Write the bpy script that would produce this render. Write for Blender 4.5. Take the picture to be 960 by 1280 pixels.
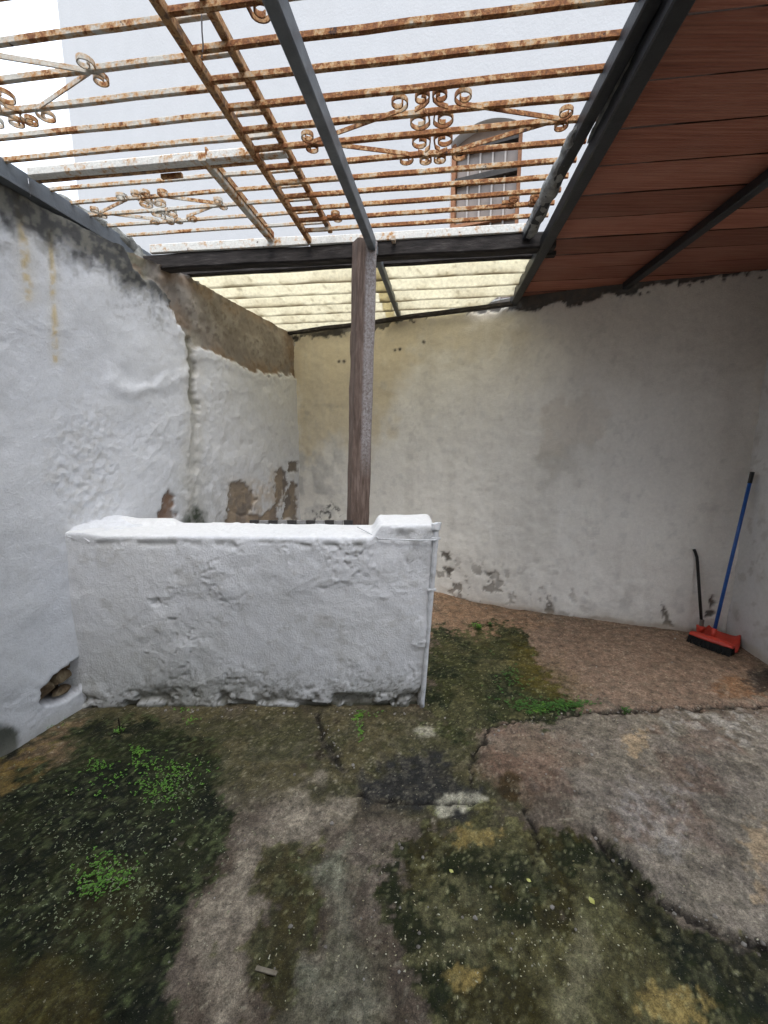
import bpy, bmesh, math, random
import numpy as np
from mathutils import Vector, Matrix
random.seed(7); RNG = np.random.default_rng(7)
for o in list(bpy.data.objects): bpy.data.objects.remove(o, do_unlink=True)
SC = bpy.context.scene; COL = SC.collection

# ------------------------------------------------------------------ camera, sky, sun, exposure
SHADE_EAVE = 0.6  # front edge of the added eave, sets how much light it blocks
FPX, PITCH, CAMH = 530.0, math.atan(90/530.0), 1.5
cd = bpy.data.cameras.new('camera'); cam = bpy.data.objects.new('camera', cd); COL.objects.link(cam)
cam.location = (0, 0, CAMH); cam.rotation_euler = (math.pi/2 - PITCH, 0, 0)
cd.sensor_fit = 'HORIZONTAL'; cd.sensor_width = 36.0; cd.lens = 36.0*FPX/960.0
cd.clip_start = 0.02; cd.clip_end = 300
SC.camera = cam
SC.render.resolution_x, SC.render.resolution_y = 768, 1024
SUN_EL, SUN_AZ = math.radians(60), math.radians(176)     # azimuth clockwise from +Y
w = bpy.data.worlds.new('World'); SC.world = w; w.use_nodes = True
nt = w.node_tree; nt.nodes.clear()
sky = nt.nodes.new('ShaderNodeTexSky'); sky.sky_type = 'NISHITA'; sky.sun_disc = False
sky.sun_elevation = SUN_EL; sky.sun_rotation = SUN_AZ
sky.air_density = 1.0; sky.dust_density = 6.0; sky.ozone_density = 1.0
hs = nt.nodes.new('ShaderNodeHueSaturation'); hs.inputs['Saturation'].default_value = 0.6
bg = nt.nodes.new('ShaderNodeBackground'); bg.inputs['Strength'].default_value = 0.14
wo = nt.nodes.new('ShaderNodeOutputWorld')
ov = nt.nodes.new('ShaderNodeMix'); ov.data_type = 'RGBA'; ov.inputs[0].default_value = 0.85       # even cloud cover over the clear sky
tcw = nt.nodes.new('ShaderNodeTexCoord'); spw = nt.nodes.new('ShaderNodeSeparateXYZ'); nt.links.new(tcw.outputs['Generated'], spw.inputs[0])
crw = nt.nodes.new('ShaderNodeMapRange'); crw.inputs[1].default_value = 0; crw.inputs[2].default_value = 1; crw.inputs[3].default_value = .33; crw.inputs[4].default_value = 1.0   # overcast law: zenith three times the horizon
nt.links.new(spw.outputs['Z'], crw.inputs[0])
clw = nt.nodes.new('ShaderNodeMix'); clw.data_type = 'RGBA'; clw.blend_type = 'MULTIPLY'; clw.inputs[0].default_value = 1.0; clw.inputs[6].default_value = (5.9, 6.5, 7.5, 1)
nt.links.new(crw.outputs[0], clw.inputs[7]); nt.links.new(clw.outputs[2], ov.inputs[7])
nt.links.new(sky.outputs[0], hs.inputs['Color']); nt.links.new(hs.outputs[0], ov.inputs[6]); nt.links.new(ov.outputs[2], bg.inputs['Color']); nt.links.new(bg.outputs[0], wo.inputs['Surface'])
sd = bpy.data.lights.new('sun', 'SUN'); sd.energy = 0.5; sd.angle = math.radians(25); sd.color = (1, .97, .93)
sun = bpy.data.objects.new('sun', sd); COL.objects.link(sun); sun.location = (3, -4, 8)
sdir = Vector((math.sin(SUN_AZ)*math.cos(SUN_EL), math.cos(SUN_AZ)*math.cos(SUN_EL), math.sin(SUN_EL)))
sun.rotation_euler = sdir.to_track_quat('Z', 'Y').to_euler()
SC.view_settings.view_transform = 'Standard'; SC.view_settings.look = 'None'
SC.view_settings.exposure = 1.88; SC.view_settings.gamma = 1.0
SC.view_settings.use_curve_mapping = False

# ------------------------------------------------------------------ photo pixel <-> place
CP, SP = math.cos(PITCH), math.sin(PITCH)
def ray(u, v):
    a = (u-480)/FPX; k = (640-v)/FPX
    return Vector((a, CP+k*SP, -SP+k*CP))
def atz(u, v, z):
    r = ray(u, v); return Vector((0, 0, CAMH)) + r*((z-CAMH)/r.z)
def aty(u, v, y):
    r = ray(u, v); return Vector((0, 0, CAMH)) + r*(y/r.y)
def proj(V):
    x, y, z = V[:, 0], V[:, 1], V[:, 2]-CAMH
    d = np.maximum(y*CP - z*SP, 1e-3); up = y*SP + z*CP
    return 480 + FPX*x/d, 640 - FPX*up/d

# ------------------------------------------------------------------ noise (numpy)
def _h(ix, iy, iz, seed):
    with np.errstate(over='ignore'):
        h = ix.astype(np.uint32)*np.uint32(374761393) + iy.astype(np.uint32)*np.uint32(668265263) + iz.astype(np.uint32)*np.uint32(2147483647) + np.uint32(seed*974711 % 4294967291)
        h = (h ^ (h >> np.uint32(13)))*np.uint32(1274126177)
        h = (h ^ (h >> np.uint32(16)))*np.uint32(2246822519)
        h = h ^ (h >> np.uint32(15))
    return h.astype(np.float64)/4294967295.0
def vnoise(P, s, seed=0):
    Q = P*s + 1000.0; I = np.floor(Q).astype(np.int64); F = Q-I; F = F*F*F*(F*(F*6-15)+10)
    x, y, z = I[:, 0], I[:, 1], I[:, 2]; fx, fy, fz = F[:, 0], F[:, 1], F[:, 2]
    def L(dz):
        a = _h(x, y, z+dz, seed)*(1-fx) + _h(x+1, y, z+dz, seed)*fx
        b = _h(x, y+1, z+dz, seed)*(1-fx) + _h(x+1, y+1, z+dz, seed)*fx
        return a*(1-fy)+b*fy
    return L(0)*(1-fz)+L(1)*fz
def fbm(P, s, o=4, seed=0, g=.5):
    t = 0; a = 1; n = 0
    for i in range(o):
        t = t + a*vnoise(P, s*2.03**i, seed+i*17); n += a; a *= g
    return t/n
def sst(a, b, x):
    t = np.clip((x-a)/(b-a), 0, 1); return t*t*(3-2*t)
def poly_sd(u, v, pts):                      # signed distance to a polygon, negative inside
    pts = np.array(pts, float); n = len(pts); d = np.full(u.shape, 1e18); ins = np.zeros(u.shape, bool)
    for i in range(n):
        ax, ay = pts[i]; bx, by = pts[(i+1) % n]; ex, ey = bx-ax, by-ay
        t = np.clip(((u-ax)*ex+(v-ay)*ey)/(ex*ex+ey*ey+1e-9), 0, 1)
        d = np.minimum(d, (u-ax-t*ex)**2+(v-ay-t*ey)**2)
        c = ((ay > v) != (by > v)); xx = ax + (v-ay)*ex/(ey if abs(ey) > 1e-9 else 1e-9)
        ins ^= c & (u < xx)
    d = np.sqrt(d); return np.where(ins, -d, d)
def line_d(u, v, pts):
    d = np.full(u.shape, 1e18)
    for (ax, ay), (bx, by) in zip(pts[:-1], pts[1:]):
        ex, ey = bx-ax, by-ay; t = np.clip(((u-ax)*ex+(v-ay)*ey)/(ex*ex+ey*ey+1e-9), 0, 1)
        d = np.minimum(d, (u-ax-t*ex)**2+(v-ay-t*ey)**2)
    return np.sqrt(d)
def lin(r, g, b, k=1.0):
    f = lambda c: (c/255/12.92 if c/255 <= .04045 else ((c/255+.055)/1.055)**2.4)
    return np.array([f(r), f(g), f(b)])*k
def mixc(C, m, c): return C*(1-m[:, None]) + np.asarray(c)[None, :]*m[:, None]

# ------------------------------------------------------------------ materials
def new_mat(name):
    m = bpy.data.materials.new(name); m.use_nodes = True
    return m, m.node_tree, m.node_tree.nodes['Principled BSDF']
def N(t, kind, **kw):
    n = t.nodes.new(kind)
    for k, v in kw.items(): setattr(n, k, v)
    return n
def noise(t, scale, detail=6, rough=.6, co=None, dist=0):
    n = N(t, 'ShaderNodeTexNoise'); n.inputs['Scale'].default_value = scale; n.inputs['Detail'].default_value = detail
    n.inputs['Roughness'].default_value = rough; n.inputs['Distortion'].default_value = dist
    if co is not None: t.links.new(co, n.inputs['Vector'])
    return n.outputs['Fac']
def ramp(t, fac, stops):
    r = N(t, 'ShaderNodeValToRGB'); e = r.color_ramp.elements
    while len(e) < len(stops): e.new(.5)
    for el, (p, c) in zip(e, stops):
        el.position = p; el.color = (c, c, c, 1) if isinstance(c, (int, float)) else (*c, 1)
    t.links.new(fac, r.inputs['Fac']); return r.outputs['Color']
def mixn(t, fac, a, b, mode='MIX'):
    n = N(t, 'ShaderNodeMix', data_type='RGBA', blend_type=mode)
    for sock, v in ((n.inputs[0], fac), (n.inputs[6], a), (n.inputs[7], b)):
        if isinstance(v, (int, float)): sock.default_value = v
        elif isinstance(v, (tuple, list, np.ndarray)): sock.default_value = (*v[:3], 1)
        else: t.links.new(v, sock)
    return n.outputs[2]
def bump(t, bs, hts, dist=.004, strength=1.0):
    prev = None
    for h, d in hts:
        b = N(t, 'ShaderNodeBump'); b.inputs['Distance'].default_value = d; b.inputs['Strength'].default_value = strength
        t.links.new(h, b.inputs['Height'])
        if prev is not None: t.links.new(prev, b.inputs['Normal'])
        prev = b.outputs['Normal']
    t.links.new(prev, bs.inputs['Normal'])
def coords(t, kind='Object'): return N(t, 'ShaderNodeTexCoord').outputs[kind]

def attr_mat(name, fine, bumps, rough=(.8, .95), spec=.3, st=(.28, .72)):
    """colour laid on the mesh by hand-placed stains, broken up by fine procedural grain"""
    m, t, b = new_mat(name); co = coords(t)
    at = N(t, 'ShaderNodeAttribute', attribute_name='col')
    c = at.outputs['Color']
    for s, lo, hi in fine:
        c = mixn(t, 1.0, c, ramp(t, noise(t, s, 5, .65, co), [(st[0], lo), (st[1], hi)]), 'MULTIPLY')
    t.links.new(c, b.inputs['Base Color'])
    t.links.new(ramp(t, noise(t, 9, 4, .6, co), [(.3, rough[0]), (.7, rough[1])]), b.inputs['Roughness'])
    b.inputs['Specular IOR Level'].default_value = spec
    bump(t, b, [(noise(t, s, d, r, co), k) for s, d, r, k in bumps])
    return m
M = {}
M['plaster'] = attr_mat('whitewashed_plaster', [(35, .93, 1.05), (160, .93, 1.05)], [(14, 7, .55, .003), (90, 6, .7, .0042), (420, 3, .6, .0012)], spec=.25)
M['floor'] = attr_mat('mossy_concrete', [(24, .78, 1.2), (85, .74, 1.22), (260, .66, 1.34)], [(40, 6, .6, .004), (150, 6, .65, .0022), (500, 3, .6, .001)], rough=(.55, .9), spec=.22, st=(.38, .62))
t = M['floor'].node_tree; b = t.nodes['Principled BSDF']; src = b.inputs['Base Color'].links[0].from_socket; co = coords(t)
c = mixn(t, ramp(t, noise(t, 230, 3, .5, co), [(.66, 0.0), (.71, .45)]), src, (.30, .28, .21)); c = mixn(t, ramp(t, noise(t, 95, 2, .5, co), [(.70, 0.0), (.73, .6)]), c, (.36, .33, .23)); c = mixn(t, ramp(t, noise(t, 120, 4, .6, co), [(.31, .75), (.37, 0.0)]), c, (.025, .022, .014))
t.links.new(c, b.inputs['Base Color'])

def simple(name, stops, scale, rough=.7, spec=.4, bumps=((60, .002),), metallic=0, detail=6, stretch=None, co_kind='Object'):
    m, t, b = new_mat(name); co = coords(t, co_kind)
    if stretch:
        mp = N(t, 'ShaderNodeMapping'); mp.inputs['Scale'].default_value = stretch; t.links.new(co, mp.inputs['Vector']); co = mp.outputs[0]
    c = ramp(t, noise(t, scale, detail, .65, co), stops)
    t.links.new(c, b.inputs['Base Color']); b.inputs['Roughness'].default_value = rough
    b.inputs['Specular IOR Level'].default_value = spec; b.inputs['Metallic'].default_value = metallic
    bump(t, b, [(noise(t, s, 6, .65, co), d) for s, d in bumps]); return m
def rust_mat(name, paint, amount):
    m, t, b = new_mat(name)
    g = N(t, 'ShaderNodeNewGeometry').outputs['Position']
    n1 = noise(t, 7, 6, .7, g); n2 = noise(t, 38, 6, .7, g); n3 = noise(t, 90, 4, .7, g)
    paintc = mixn(t, ramp(t, n3, [(.35, 0.0), (.65, 1.0)]), paint, tuple(x*.78 for x in paint))
    mm = N(t, 'ShaderNodeMath', operation='MULTIPLY_ADD'); t.links.new(n1, mm.inputs[0]); mm.inputs[1].default_value = .55
    m2 = N(t, 'ShaderNodeMath', operation='MULTIPLY'); t.links.new(n2, m2.inputs[0]); m2.inputs[1].default_value = .55
    t.links.new(m2.outputs[0], mm.inputs[2])
    th = .68 - amount*.30
    stain = mixn(t, ramp(t, mm.outputs[0], [(th-.09, 0.0), (th, 1.0)]), paintc, (.46, .27, .12))
    rustc = ramp(t, n3, [(.3, (.10, .038, .016)), (.5, (.22, .085, .028)), (.7, (.38, .17, .055))])
    c = mixn(t, ramp(t, mm.outputs[0], [(th, 0.0), (th+.04, 1.0)]), stain, rustc)
    dark = noise(t, 17, 5, .7, g)
    c = mixn(t, ramp(t, dark, [(.66-.06*amount, 0.0), (.71-.06*amount, 1.0)]), c, (.05, .025, .018))
    t.links.new(c, b.inputs['Base Color']); b.inputs['Roughness'].default_value = .78; b.inputs['Specular IOR Level'].default_value = .3
    bump(t, b, [(n2, .003), (n3, .002)]); return m
M['rust_cream'] = rust_mat('rusty_cream_paint', (.56, .53, .46), .28)
M['rust_heavy'] = rust_mat('heavily_rusted_paint', (.52, .46, .36), .54)
M['rust_brown'] = rust_mat('brown_rusted_iron', (.17, .10, .065), .42)
M['rust_light'] = rust_mat('off_white_paint_rust_spots', (.68, .67, .62), .10)
M['board_edge'] = simple('gap_shade_board_edge', [(.3, (.02, .012, .009)), (.7, (.05, .028, .02))], 30, .9, .15)  # dark colour stands for shade in the gaps between boards
M['mortar_dark'] = simple('dirty_mortar', [(.3, (.10, .10, .09)), (.5, (.20, .20, .18)), (.7, (.32, .32, .29))], 22, .9, .2, ((30, .012), (120, .005)))
M['steel_grey'] = simple('weathered_grey_steel', [(.3, (.075, .085, .095)), (.55, (.12, .135, .15)), (.75, (.20, .215, .225))], 6, .55, .5)
M['steel_black'] = simple('black_painted_steel', [(.3, (.010, .011, .013)), (.7, (.026, .028, .032))], 12, .5, .4)
M['mortar'] = simple('grey_mortar', [(.3, (.2, .2, .19)), (.5, (.36, .36, .34)), (.7, (.52, .52, .5))], 22, .9, .2, ((30, .012), (120, .005)))
M['timber_dark'] = simple('dark_weathered_timber', [(.35, (.016, .014, .013)), (.55, (.035, .03, .028)), (.75, (.10, .09, .085))], 5, .8, .25, ((12, .004), (40, .002)), stretch=(1, 9, 9))
# old post: maroon paint worn to grey
m, t, b = new_mat('worn_maroon_post'); co = coords(t)
mp = N(t, 'ShaderNodeMapping'); mp.inputs['Scale'].default_value = (9, 9, 1.0); t.links.new(co, mp.inputs['Vector']); sc_ = mp.outputs[0]
base = ramp(t, noise(t, 7, 8, .7, sc_), [(.3, (.06, .04, .03)), (.5, (.125, .085, .066)), (.7, (.22, .165, .14))])
sep = N(t, 'ShaderNodeSeparateXYZ'); t.links.new(co, sep.inputs[0])
speck = ramp(t, noise(t, 70, 6, .75, co), [(.36, 0.15), (.62, 1.0)])
zone = N(t, 'ShaderNodeMath', operation='MULTIPLY'); t.links.new(ramp(t, sep.outputs['X'], [(.47, 0.0), (.56, 1.0)]), zone.inputs[0])
mr = N(t, 'ShaderNodeMapRange'); t.links.new(sep.outputs['X'], mr.inputs[0]); mr.inputs[1].default_value = .004; mr.inputs[2].default_value = .022
mz = N(t, 'ShaderNodeMapRange'); t.links.new(sep.outputs['Z'], mz.inputs[0]); mz.inputs[1].default_value = 1.25; mz.inputs[2].default_value = 1.5
mu = N(t, 'ShaderNodeMath', operation='MULTIPLY'); t.links.new(mr.outputs[0], mu.inputs[0]); t.links.new(mz.outputs[0], mu.inputs[1])
mu2 = N(t, 'ShaderNodeMath', operation='MULTIPLY'); t.links.new(mu.outputs[0], mu2.inputs[0]); t.links.new(speck, mu2.inputs[1])
c = mixn(t, mu2.outputs[0], base, (.36, .34, .34))
t.links.new(c, b.inputs['Base Color']); b.inputs['Roughness'].default_value = .8
bump(t, b, [(noise(t, 7, 8, .7, sc_), .006), (noise(t, 130, 4, .7, co), .002)]); M['post'] = m
# translucent corrugated sheet
m, t, b = new_mat('cream_translucent_fibreglass'); co = coords(t)
at = N(t, 'ShaderNodeAttribute', attribute_name='col').outputs['Color']
c = mixn(t, 1.0, at, ramp(t, noise(t, 45, 6, .7, co), [(.3, .8), (.7, 1.08)]), 'MULTIPLY')
t.links.new(c, b.inputs['Base Color']); b.inputs['Roughness'].default_value = .6
tr = N(t, 'ShaderNodeBsdfTranslucent'); t.links.new(c, tr.inputs['Color'])
ms = N(t, 'ShaderNodeMixShader'); ms.inputs[0].default_value = .88
t.links.new(b.outputs[0], ms.inputs[1]); t.links.new(tr.outputs[0], ms.inputs[2])
t.links.new(ms.outputs[0], t.nodes['Material Output'].inputs['Surface']); bump(t, b, [(noise(t, 90, 4, .6, co), .002)]); M['sheet'] = m
# red-brown boards with fine lateral grain
m, t, b = new_mat('red_brown_board'); g = coords(t)
mp = N(t, 'ShaderNodeMapping'); mp.inputs['Scale'].default_value = (.5, 16, 16); t.links.new(g, mp.inputs['Vector'])
fine = noise(t, 6, 7, .7, mp.outputs[0]); wv = N(t, 'ShaderNodeTexWave', wave_type='BANDS', bands_direction='Y'); wv.inputs['Scale'].default_value = 24; wv.inputs['Distortion'].default_value = 1.2; wv.inputs['Detail'].default_value = 3
wv.inputs['Detail Scale'].default_value = 3; t.links.new(g, wv.inputs['Vector'])
c = ramp(t, fine, [(.28, (.20, .075, .052)), (.5, (.34, .13, .088)), (.72, (.46, .22, .155))])
c = mixn(t, ramp(t, noise(t, 3.5, 5, .6, g), [(.45, 0.0), (.75, .4)]), c, (.44, .25, .19))
info = N(t, 'ShaderNodeObjectInfo').outputs['Random']
c = mixn(t, 1.0, c, ramp(t, info, [(0, .7), (1, 1.25)]), 'MULTIPLY')
t.links.new(c, b.inputs['Base Color']); b.inputs['Roughness'].default_value = .7; b.inputs['Specular IOR Level'].default_value = .25
bump(t, b, [(wv.outputs['Fac'], .0025), (fine, .002)]); M['board'] = m
def plastic(name, c, rough=.4):
    d = tuple(x*.7 for x in c); return simple(name, [(.3, d), (.7, c)], 14, rough, .5, ((200, .0006),))
M['blue'] = plastic('blue_plastic', (.02, .11, .42)); M['red'] = plastic('red_plastic', (.62, .055, .03)); M['black'] = plastic('black_plastic', (.012, .012, .013))
M['bristle'] = simple('black_bristles', [(.3, (.006, .006, .006)), (.7, (.02, .02, .02))], 80, .8, .2); M['greyplastic'] = plastic('grey_plastic', (.22, .2, .18))
M['white_pipe'] = simple('whitewashed_pipe', [(.25, (.25, .25, .25)), (.45, (.55, .56, .58)), (.7, (.70, .71, .72))], 20, .7, .3, ((60, .003),))
M['wire'] = simple('painted_wire', [(.3, (.25, .25, .26)), (.7, (.5, .51, .53))], 30, .6, .4)
M['stone'] = simple('rubble_stone', [(.3, (.07, .045, .028)), (.5, (.17, .12, .07)), (.7, (.30, .24, .15))], 14, .95, .2, ((18, .02), (90, .006)))
M['tile_dark'] = simple('dark_tile', [(.3, (.012, .011, .011)), (.7, (.04, .037, .035))], 30, .5, .4); M['tile_pale'] = simple('pale_tile', [(.3, (.16, .155, .15)), (.7, (.28, .275, .27))], 30, .5, .4)
def leaf_mat(name, stops):
    m, t, b = new_mat(name); info = noise(t, 60, 2, .5, N(t, 'ShaderNodeNewGeometry').outputs['Position'])
    t.links.new(ramp(t, info, stops), b.inputs['Base Color']); b.inputs['Roughness'].default_value = .55
    b.inputs['Transmission Weight'].default_value = 0; b.inputs['Subsurface Weight'].default_value = .0; return m
M['leaf'] = leaf_mat('fresh_leaf', [(.3, (.06, .17, .012)), (.7, (.16, .36, .03))])
M['leaf_dark'] = leaf_mat('weed_leaf', [(.3, (.02, .07, .008)), (.7, (.06, .16, .02))])
M['leaf_blue'] = leaf_mat('dull_green_leaf', [(.3, (.13, .16, .07)), (.7, (.32, .35, .19))])
M['litter'] = leaf_mat('pale_litter', [(.35, (.24, .19, .09)), (.5, (.42, .38, .22)), (.65, (.58, .56, .42))])
M['yellow_leaf'] = leaf_mat('yellow_leaf', [(.3, (.48, .48, .10)), (.7, (.62, .60, .20))])
M['crumb'] = simple('concrete_crumb', [(.3, (.13, .11, .09)), (.5, (.26, .235, .2)), (.7, (.45, .42, .37))], 14, .95, .2, ((80, .004),))
M['twig'] = simple('dark_twig', [(.3, (.012, .01, .008)), (.7, (.04, .03, .022))], 40, .9, .2)
M['stick'] = simple('pale_stick', [(.3, (.18, .15, .10)), (.7, (.34, .30, .23))], 40, .9, .2)
M['facade'] = attr_mat('white_facade_render', [(3, .965, 1.02), (40, .97, 1.02)], [(30, 5, .6, .004)], spec=.2)
M['wood_frame'] = simple('brown_window_wood', [(.3, (.20, .085, .04)), (.7, (.34, .17, .09))], 12, .7, .3, ((40, .002),))
M['shutter'] = simple('grey_brown_shutter', [(.3, (.19, .145, .115)), (.7, (.27, .21, .17))], 6, .8, .3, ((40, .002),))
M['rail_dark'] = simple('dark_window_rail', [(.3, (.02, .018, .017)), (.7, (.05, .045, .04))], 12, .7, .3)
M['glazing_bar'] = simple('pale_glazing_bar', [(.3, (.30, .27, .25)), (.7, (.42, .39, .36))], 12, .7, .3)
m, t, b = new_mat('dull_window_glass'); b.inputs['Base Color'].default_value = (.16, .145, .135, 1); b.inputs['Roughness'].default_value = .25
t.links.new(ramp(t, noise(t, 4, 4, .5, coords(t)), [(.3, (.15, .12, .10)), (.7, (.25, .205, .175))]), b.inputs['Base Color']); M['pane'] = m
M['render_white'] = simple('white_render', [(.3, (.62, .63, .64)), (.7, (.70, .71, .72))], 3, .9, .2)
M['terracotta'] = simple('terracotta_tile', [(.3, (.22, .09, .045)), (.7, (.36, .17, .09))], 8, .85, .2)

# ------------------------------------------------------------------ object helpers
def tag(o, label, cat, group=None):
    o['label'] = label; o['category'] = cat
    if group: o['group'] = group
    return o
def link(name, me, mat, parent=None):
    o = bpy.data.objects.new(name, me); COL.objects.link(o)
    if mat is not None: me.materials.append(mat if not isinstance(mat, str) else M[mat])
    if parent is not None: o.parent = parent; o.matrix_parent_inverse = Matrix.Translation(-parent.location)
    return o
def empty(name, loc):
    o = bpy.data.objects.new(name, None); COL.objects.link(o); o.location = loc; o.empty_display_size = .1; return o
def mesh_np(name, V, F, smooth=True, col=None):
    me = bpy.data.meshes.new(name); n, f = len(V), len(F); k = F.shape[1]
    me.vertices.add(n); me.vertices.foreach_set('co', np.ascontiguousarray(V, np.float32).ravel())
    me.loops.add(f*k); me.loops.foreach_set('vertex_index', np.ascontiguousarray(F, np.int32).ravel())
    me.polygons.add(f); me.polygons.foreach_set('loop_start', np.arange(0, f*k, k, dtype=np.int32))
    me.update(calc_edges=True); me.validate()
    me.polygons.foreach_set('use_smooth', np.full(len(me.polygons), smooth))
    if col is not None:
        a = me.color_attributes.new('col', 'FLOAT_COLOR', 'POINT')
        a.data.foreach_set('color', np.ascontiguousarray(np.c_[np.clip(col, 0, 1), np.ones(n)], np.float32).ravel())
    me.update(); return me
def grid_faces(nu, nv, off=0):
    i, j = np.meshgrid(np.arange(nu-1), np.arange(nv-1), indexing='ij'); a = (i*nv+j).ravel()+off
    return np.stack([a, a+nv, a+nv+1, a+1], 1)
class MB:
    def __init__(s): s.v = []; s.f = []
    def add(s, vs, fs):
        o = len(s.v); s.v += [tuple(x) for x in vs]; s.f += [tuple(i+o for i in f) for f in fs]; return s
    def sweep(s, pts, prof, up=Vector((0, 0, 1)), cap=True):
        """profile (list of (side, up) offsets) swept along 3-D points"""
        pts = [Vector(p) for p in pts]; n = len(pts); k = len(prof); vs = []
        for i, p in enumerate(pts):
            tn = (pts[min(i+1, n-1)]-pts[max(i-1, 0)]).normalized()
            sd_ = tn.cross(up); sd_ = sd_.normalized() if sd_.length > 1e-5 else Vector((1, 0, 0)); uu = sd_.cross(tn).normalized()
            for a, b_ in prof: vs.append(p + sd_*a + uu*b_)
        fs = []
        for i in range(n-1):
            for j in range(k):
                j2 = (j+1) % k; fs.append((i*k+j, i*k+j2, (i+1)*k+j2, (i+1)*k+j))
        if cap: fs.append(tuple(range(k))); fs.append(tuple((n-1)*k+j for j in reversed(range(k))))
        return s.add(vs, fs)
    def box(s, c, sx, sy, sz, rz=0):
        R = Matrix.Rotation(rz, 3, 'Z'); vs = [Vector(c)+R @ Vector((x*sx/2, y*sy/2, z*sz/2)) for x in (-1, 1) for y in (-1, 1) for z in (-1, 1)]
        return s.add(vs, [(0, 1, 3, 2), (4, 6, 7, 5), (0, 4, 5, 1), (2, 3, 7, 6), (0, 2, 6, 4), (1, 5, 7, 3)])
    def mesh(s, name, smooth=False):
        me = bpy.data.meshes.new(name); me.from_pydata(s.v, [], s.f); bm = bmesh.new(); bm.from_mesh(me)
        bmesh.ops.recalc_face_normals(bm, faces=bm.faces); bm.to_mesh(me); bm.free()
        for p in me.polygons: p.use_smooth = smooth
        me.update(); return me
    def build(s, name, mat, parent=None, smooth=False): return link(name, s.mesh(name, smooth), mat, parent)
def rect(w_, h_, c=.12):
    a, b_ = w_/2, h_/2; k = min(w_, h_)*c
    return [(-a+k, -b_), (a-k, -b_), (a, -b_+k), (a, b_-k), (a-k, b_), (-a+k, b_), (-a, b_-k), (-a, -b_+k)]
def circ(r, n=8): return [(r*math.cos(2*math.pi*i/n), r*math.sin(2*math.pi*i/n)) for i in range(n)]
def seg(a, b_, n, j=0.0):
    a, b_ = Vector(a), Vector(b_); out = []
    for i in range(n+1):
        p = a.lerp(b_, i/n)
        if 0 < i < n: p += Vector((0, random.uniform(-j, j), random.uniform(-j, j)))
        out.append(p)
    return out
def beam(name, a, b_, w_, h_, mat, parent=None, n=1, j=0.0, c=.1): return MB().sweep(seg(a, b_, n, j), rect(w_, h_, c)).build(name, mat, parent)

# ================================================================== GROUND
def dense(a, b_, st): return np.linspace(a, b_, int(round((b_-a)/st))+1)
xs = np.concatenate([[-60, -30, -14, -7, -4, -3, -2.6], dense(-2.35, 2.9, .0095), [3.3, 4, 7, 14, 30, 60]])
ys = np.concatenate([[-60, -25, -10, -4, -2, -1, 0, .4], dense(.7, 4.6, .0095), [5, 6, 8, 12, 20, 40, 90]])
X, Y = np.meshgrid(xs, ys, indexing='ij'); V = np.stack([X.ravel(), Y.ravel(), np.zeros(X.size)], 1)
u, v = proj(V); far = (V[:, 1] < .6); u = np.where(far, 480, u); v = np.where(far, 1400, v)
n_lo = fbm(V, 1.7, 4, 3); n_md = fbm(V, 7, 5, 11); n_hi = fbm(V, 30, 4, 23); n_vh = fbm(V, 75, 3, 31); n_b = fbm(V, 4.2, 5, 41)
pxs = np.clip((v-600)/400, .15, 1.4); wu = u + ((n_md-.5)*70 + (fbm(V, 2.6, 4, 51)-.5)*40)*pxs + (n_hi-.5)*30; wv = v + ((fbm(V, 7, 5, 57)-.5)*60 + (fbm(V, 2.6, 4, 53)-.5)*40)*pxs + (fbm(V, 30, 3, 63)-.5)*26
def pm(pts, soft=10, uu=None, vv=None): return 1-sst(-soft, soft, poly_sd(wu if uu is None else uu, wv if vv is None else vv, pts))
def spot(cx, cy, rx, ry, soft=.35, rag=1.0):
    d = np.sqrt(((u-cx)/rx)**2+((v-cy)/ry)**2) + (n_hi-.5)*.9*rag + (n_md-.5)*.6*rag
    return 1-sst(1-soft, 1+soft*.3, d)
G = 1.0
C = np.tile(lin(116, 104, 90), (len(V), 1))
C = mixc(C, sst(.35, .65, n_b), lin(98, 86, 72)); C = mixc(C, sst(.5, .75, n_md)*.5, lin(128, 116, 102))
# broad zones
C = mixc(C, pm([(0, 890), (100, 872), (530, 880), (620, 920), (640, 1010), (560, 1060), (480, 1000), (330, 980), (250, 1010), (0, 960)], 30)*.8, lin(76, 76, 40))
C = mixc(C, sst(.48, .62, n_md)*pm([(100, 880), (540, 880), (600, 960), (420, 1010), (280, 960)], 25)*.6, lin(104, 94, 62))
C = mixc(C, pm([(545, 735), (690, 760), (960, 790), (960, 900), (740, 890), (650, 820), (545, 790)], 20)*.85, lin(142, 118, 98))
C = mixc(C, pm([(540, 735), (640, 752), (700, 775), (640, 792), (540, 790)], 10)*.7, lin(146, 118, 92))
slab = pm([(598, 925), (640, 905), (740, 893), (1200, 885), (1400, 1300), (960, 1192), (900, 1165), (840, 1130), (790, 1085), (742, 1040), (690, 1000), (640, 985), (600, 960)], 6, u+(n_hi-.5)*14+(n_md-.5)*26, v+(n_hi-.5)*10+(n_b-.5)*20)
C = mixc(C, slab*.9, lin(138, 128, 112)); C = mixc(C, slab*sst(.45, .7, n_md)*.5, lin(108, 99, 88)); C = mixc(C, slab*sst(.55, .7, n_b)*.5, lin(120, 92, 74)); C = mixc(C, slab*sst(.50, .53, fbm(V, 5, 5, 107))*.22, lin(86, 78, 72)); C = mixc(C, slab*sst(.54, .56, fbm(V, 8, 5, 109))*.25, lin(150, 138, 126))
C = mixc(C, pm([(600, 925), (690, 905), (720, 960), (650, 1000), (600, 960)], 14)*.45, lin(122, 94, 72))
C = mixc(C, pm([(770, 985), (900, 975), (870, 1010), (850, 1070), (800, 1050)], 14)*.5*sst(.35, .6, n_hi), lin(158, 152, 146))
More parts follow.
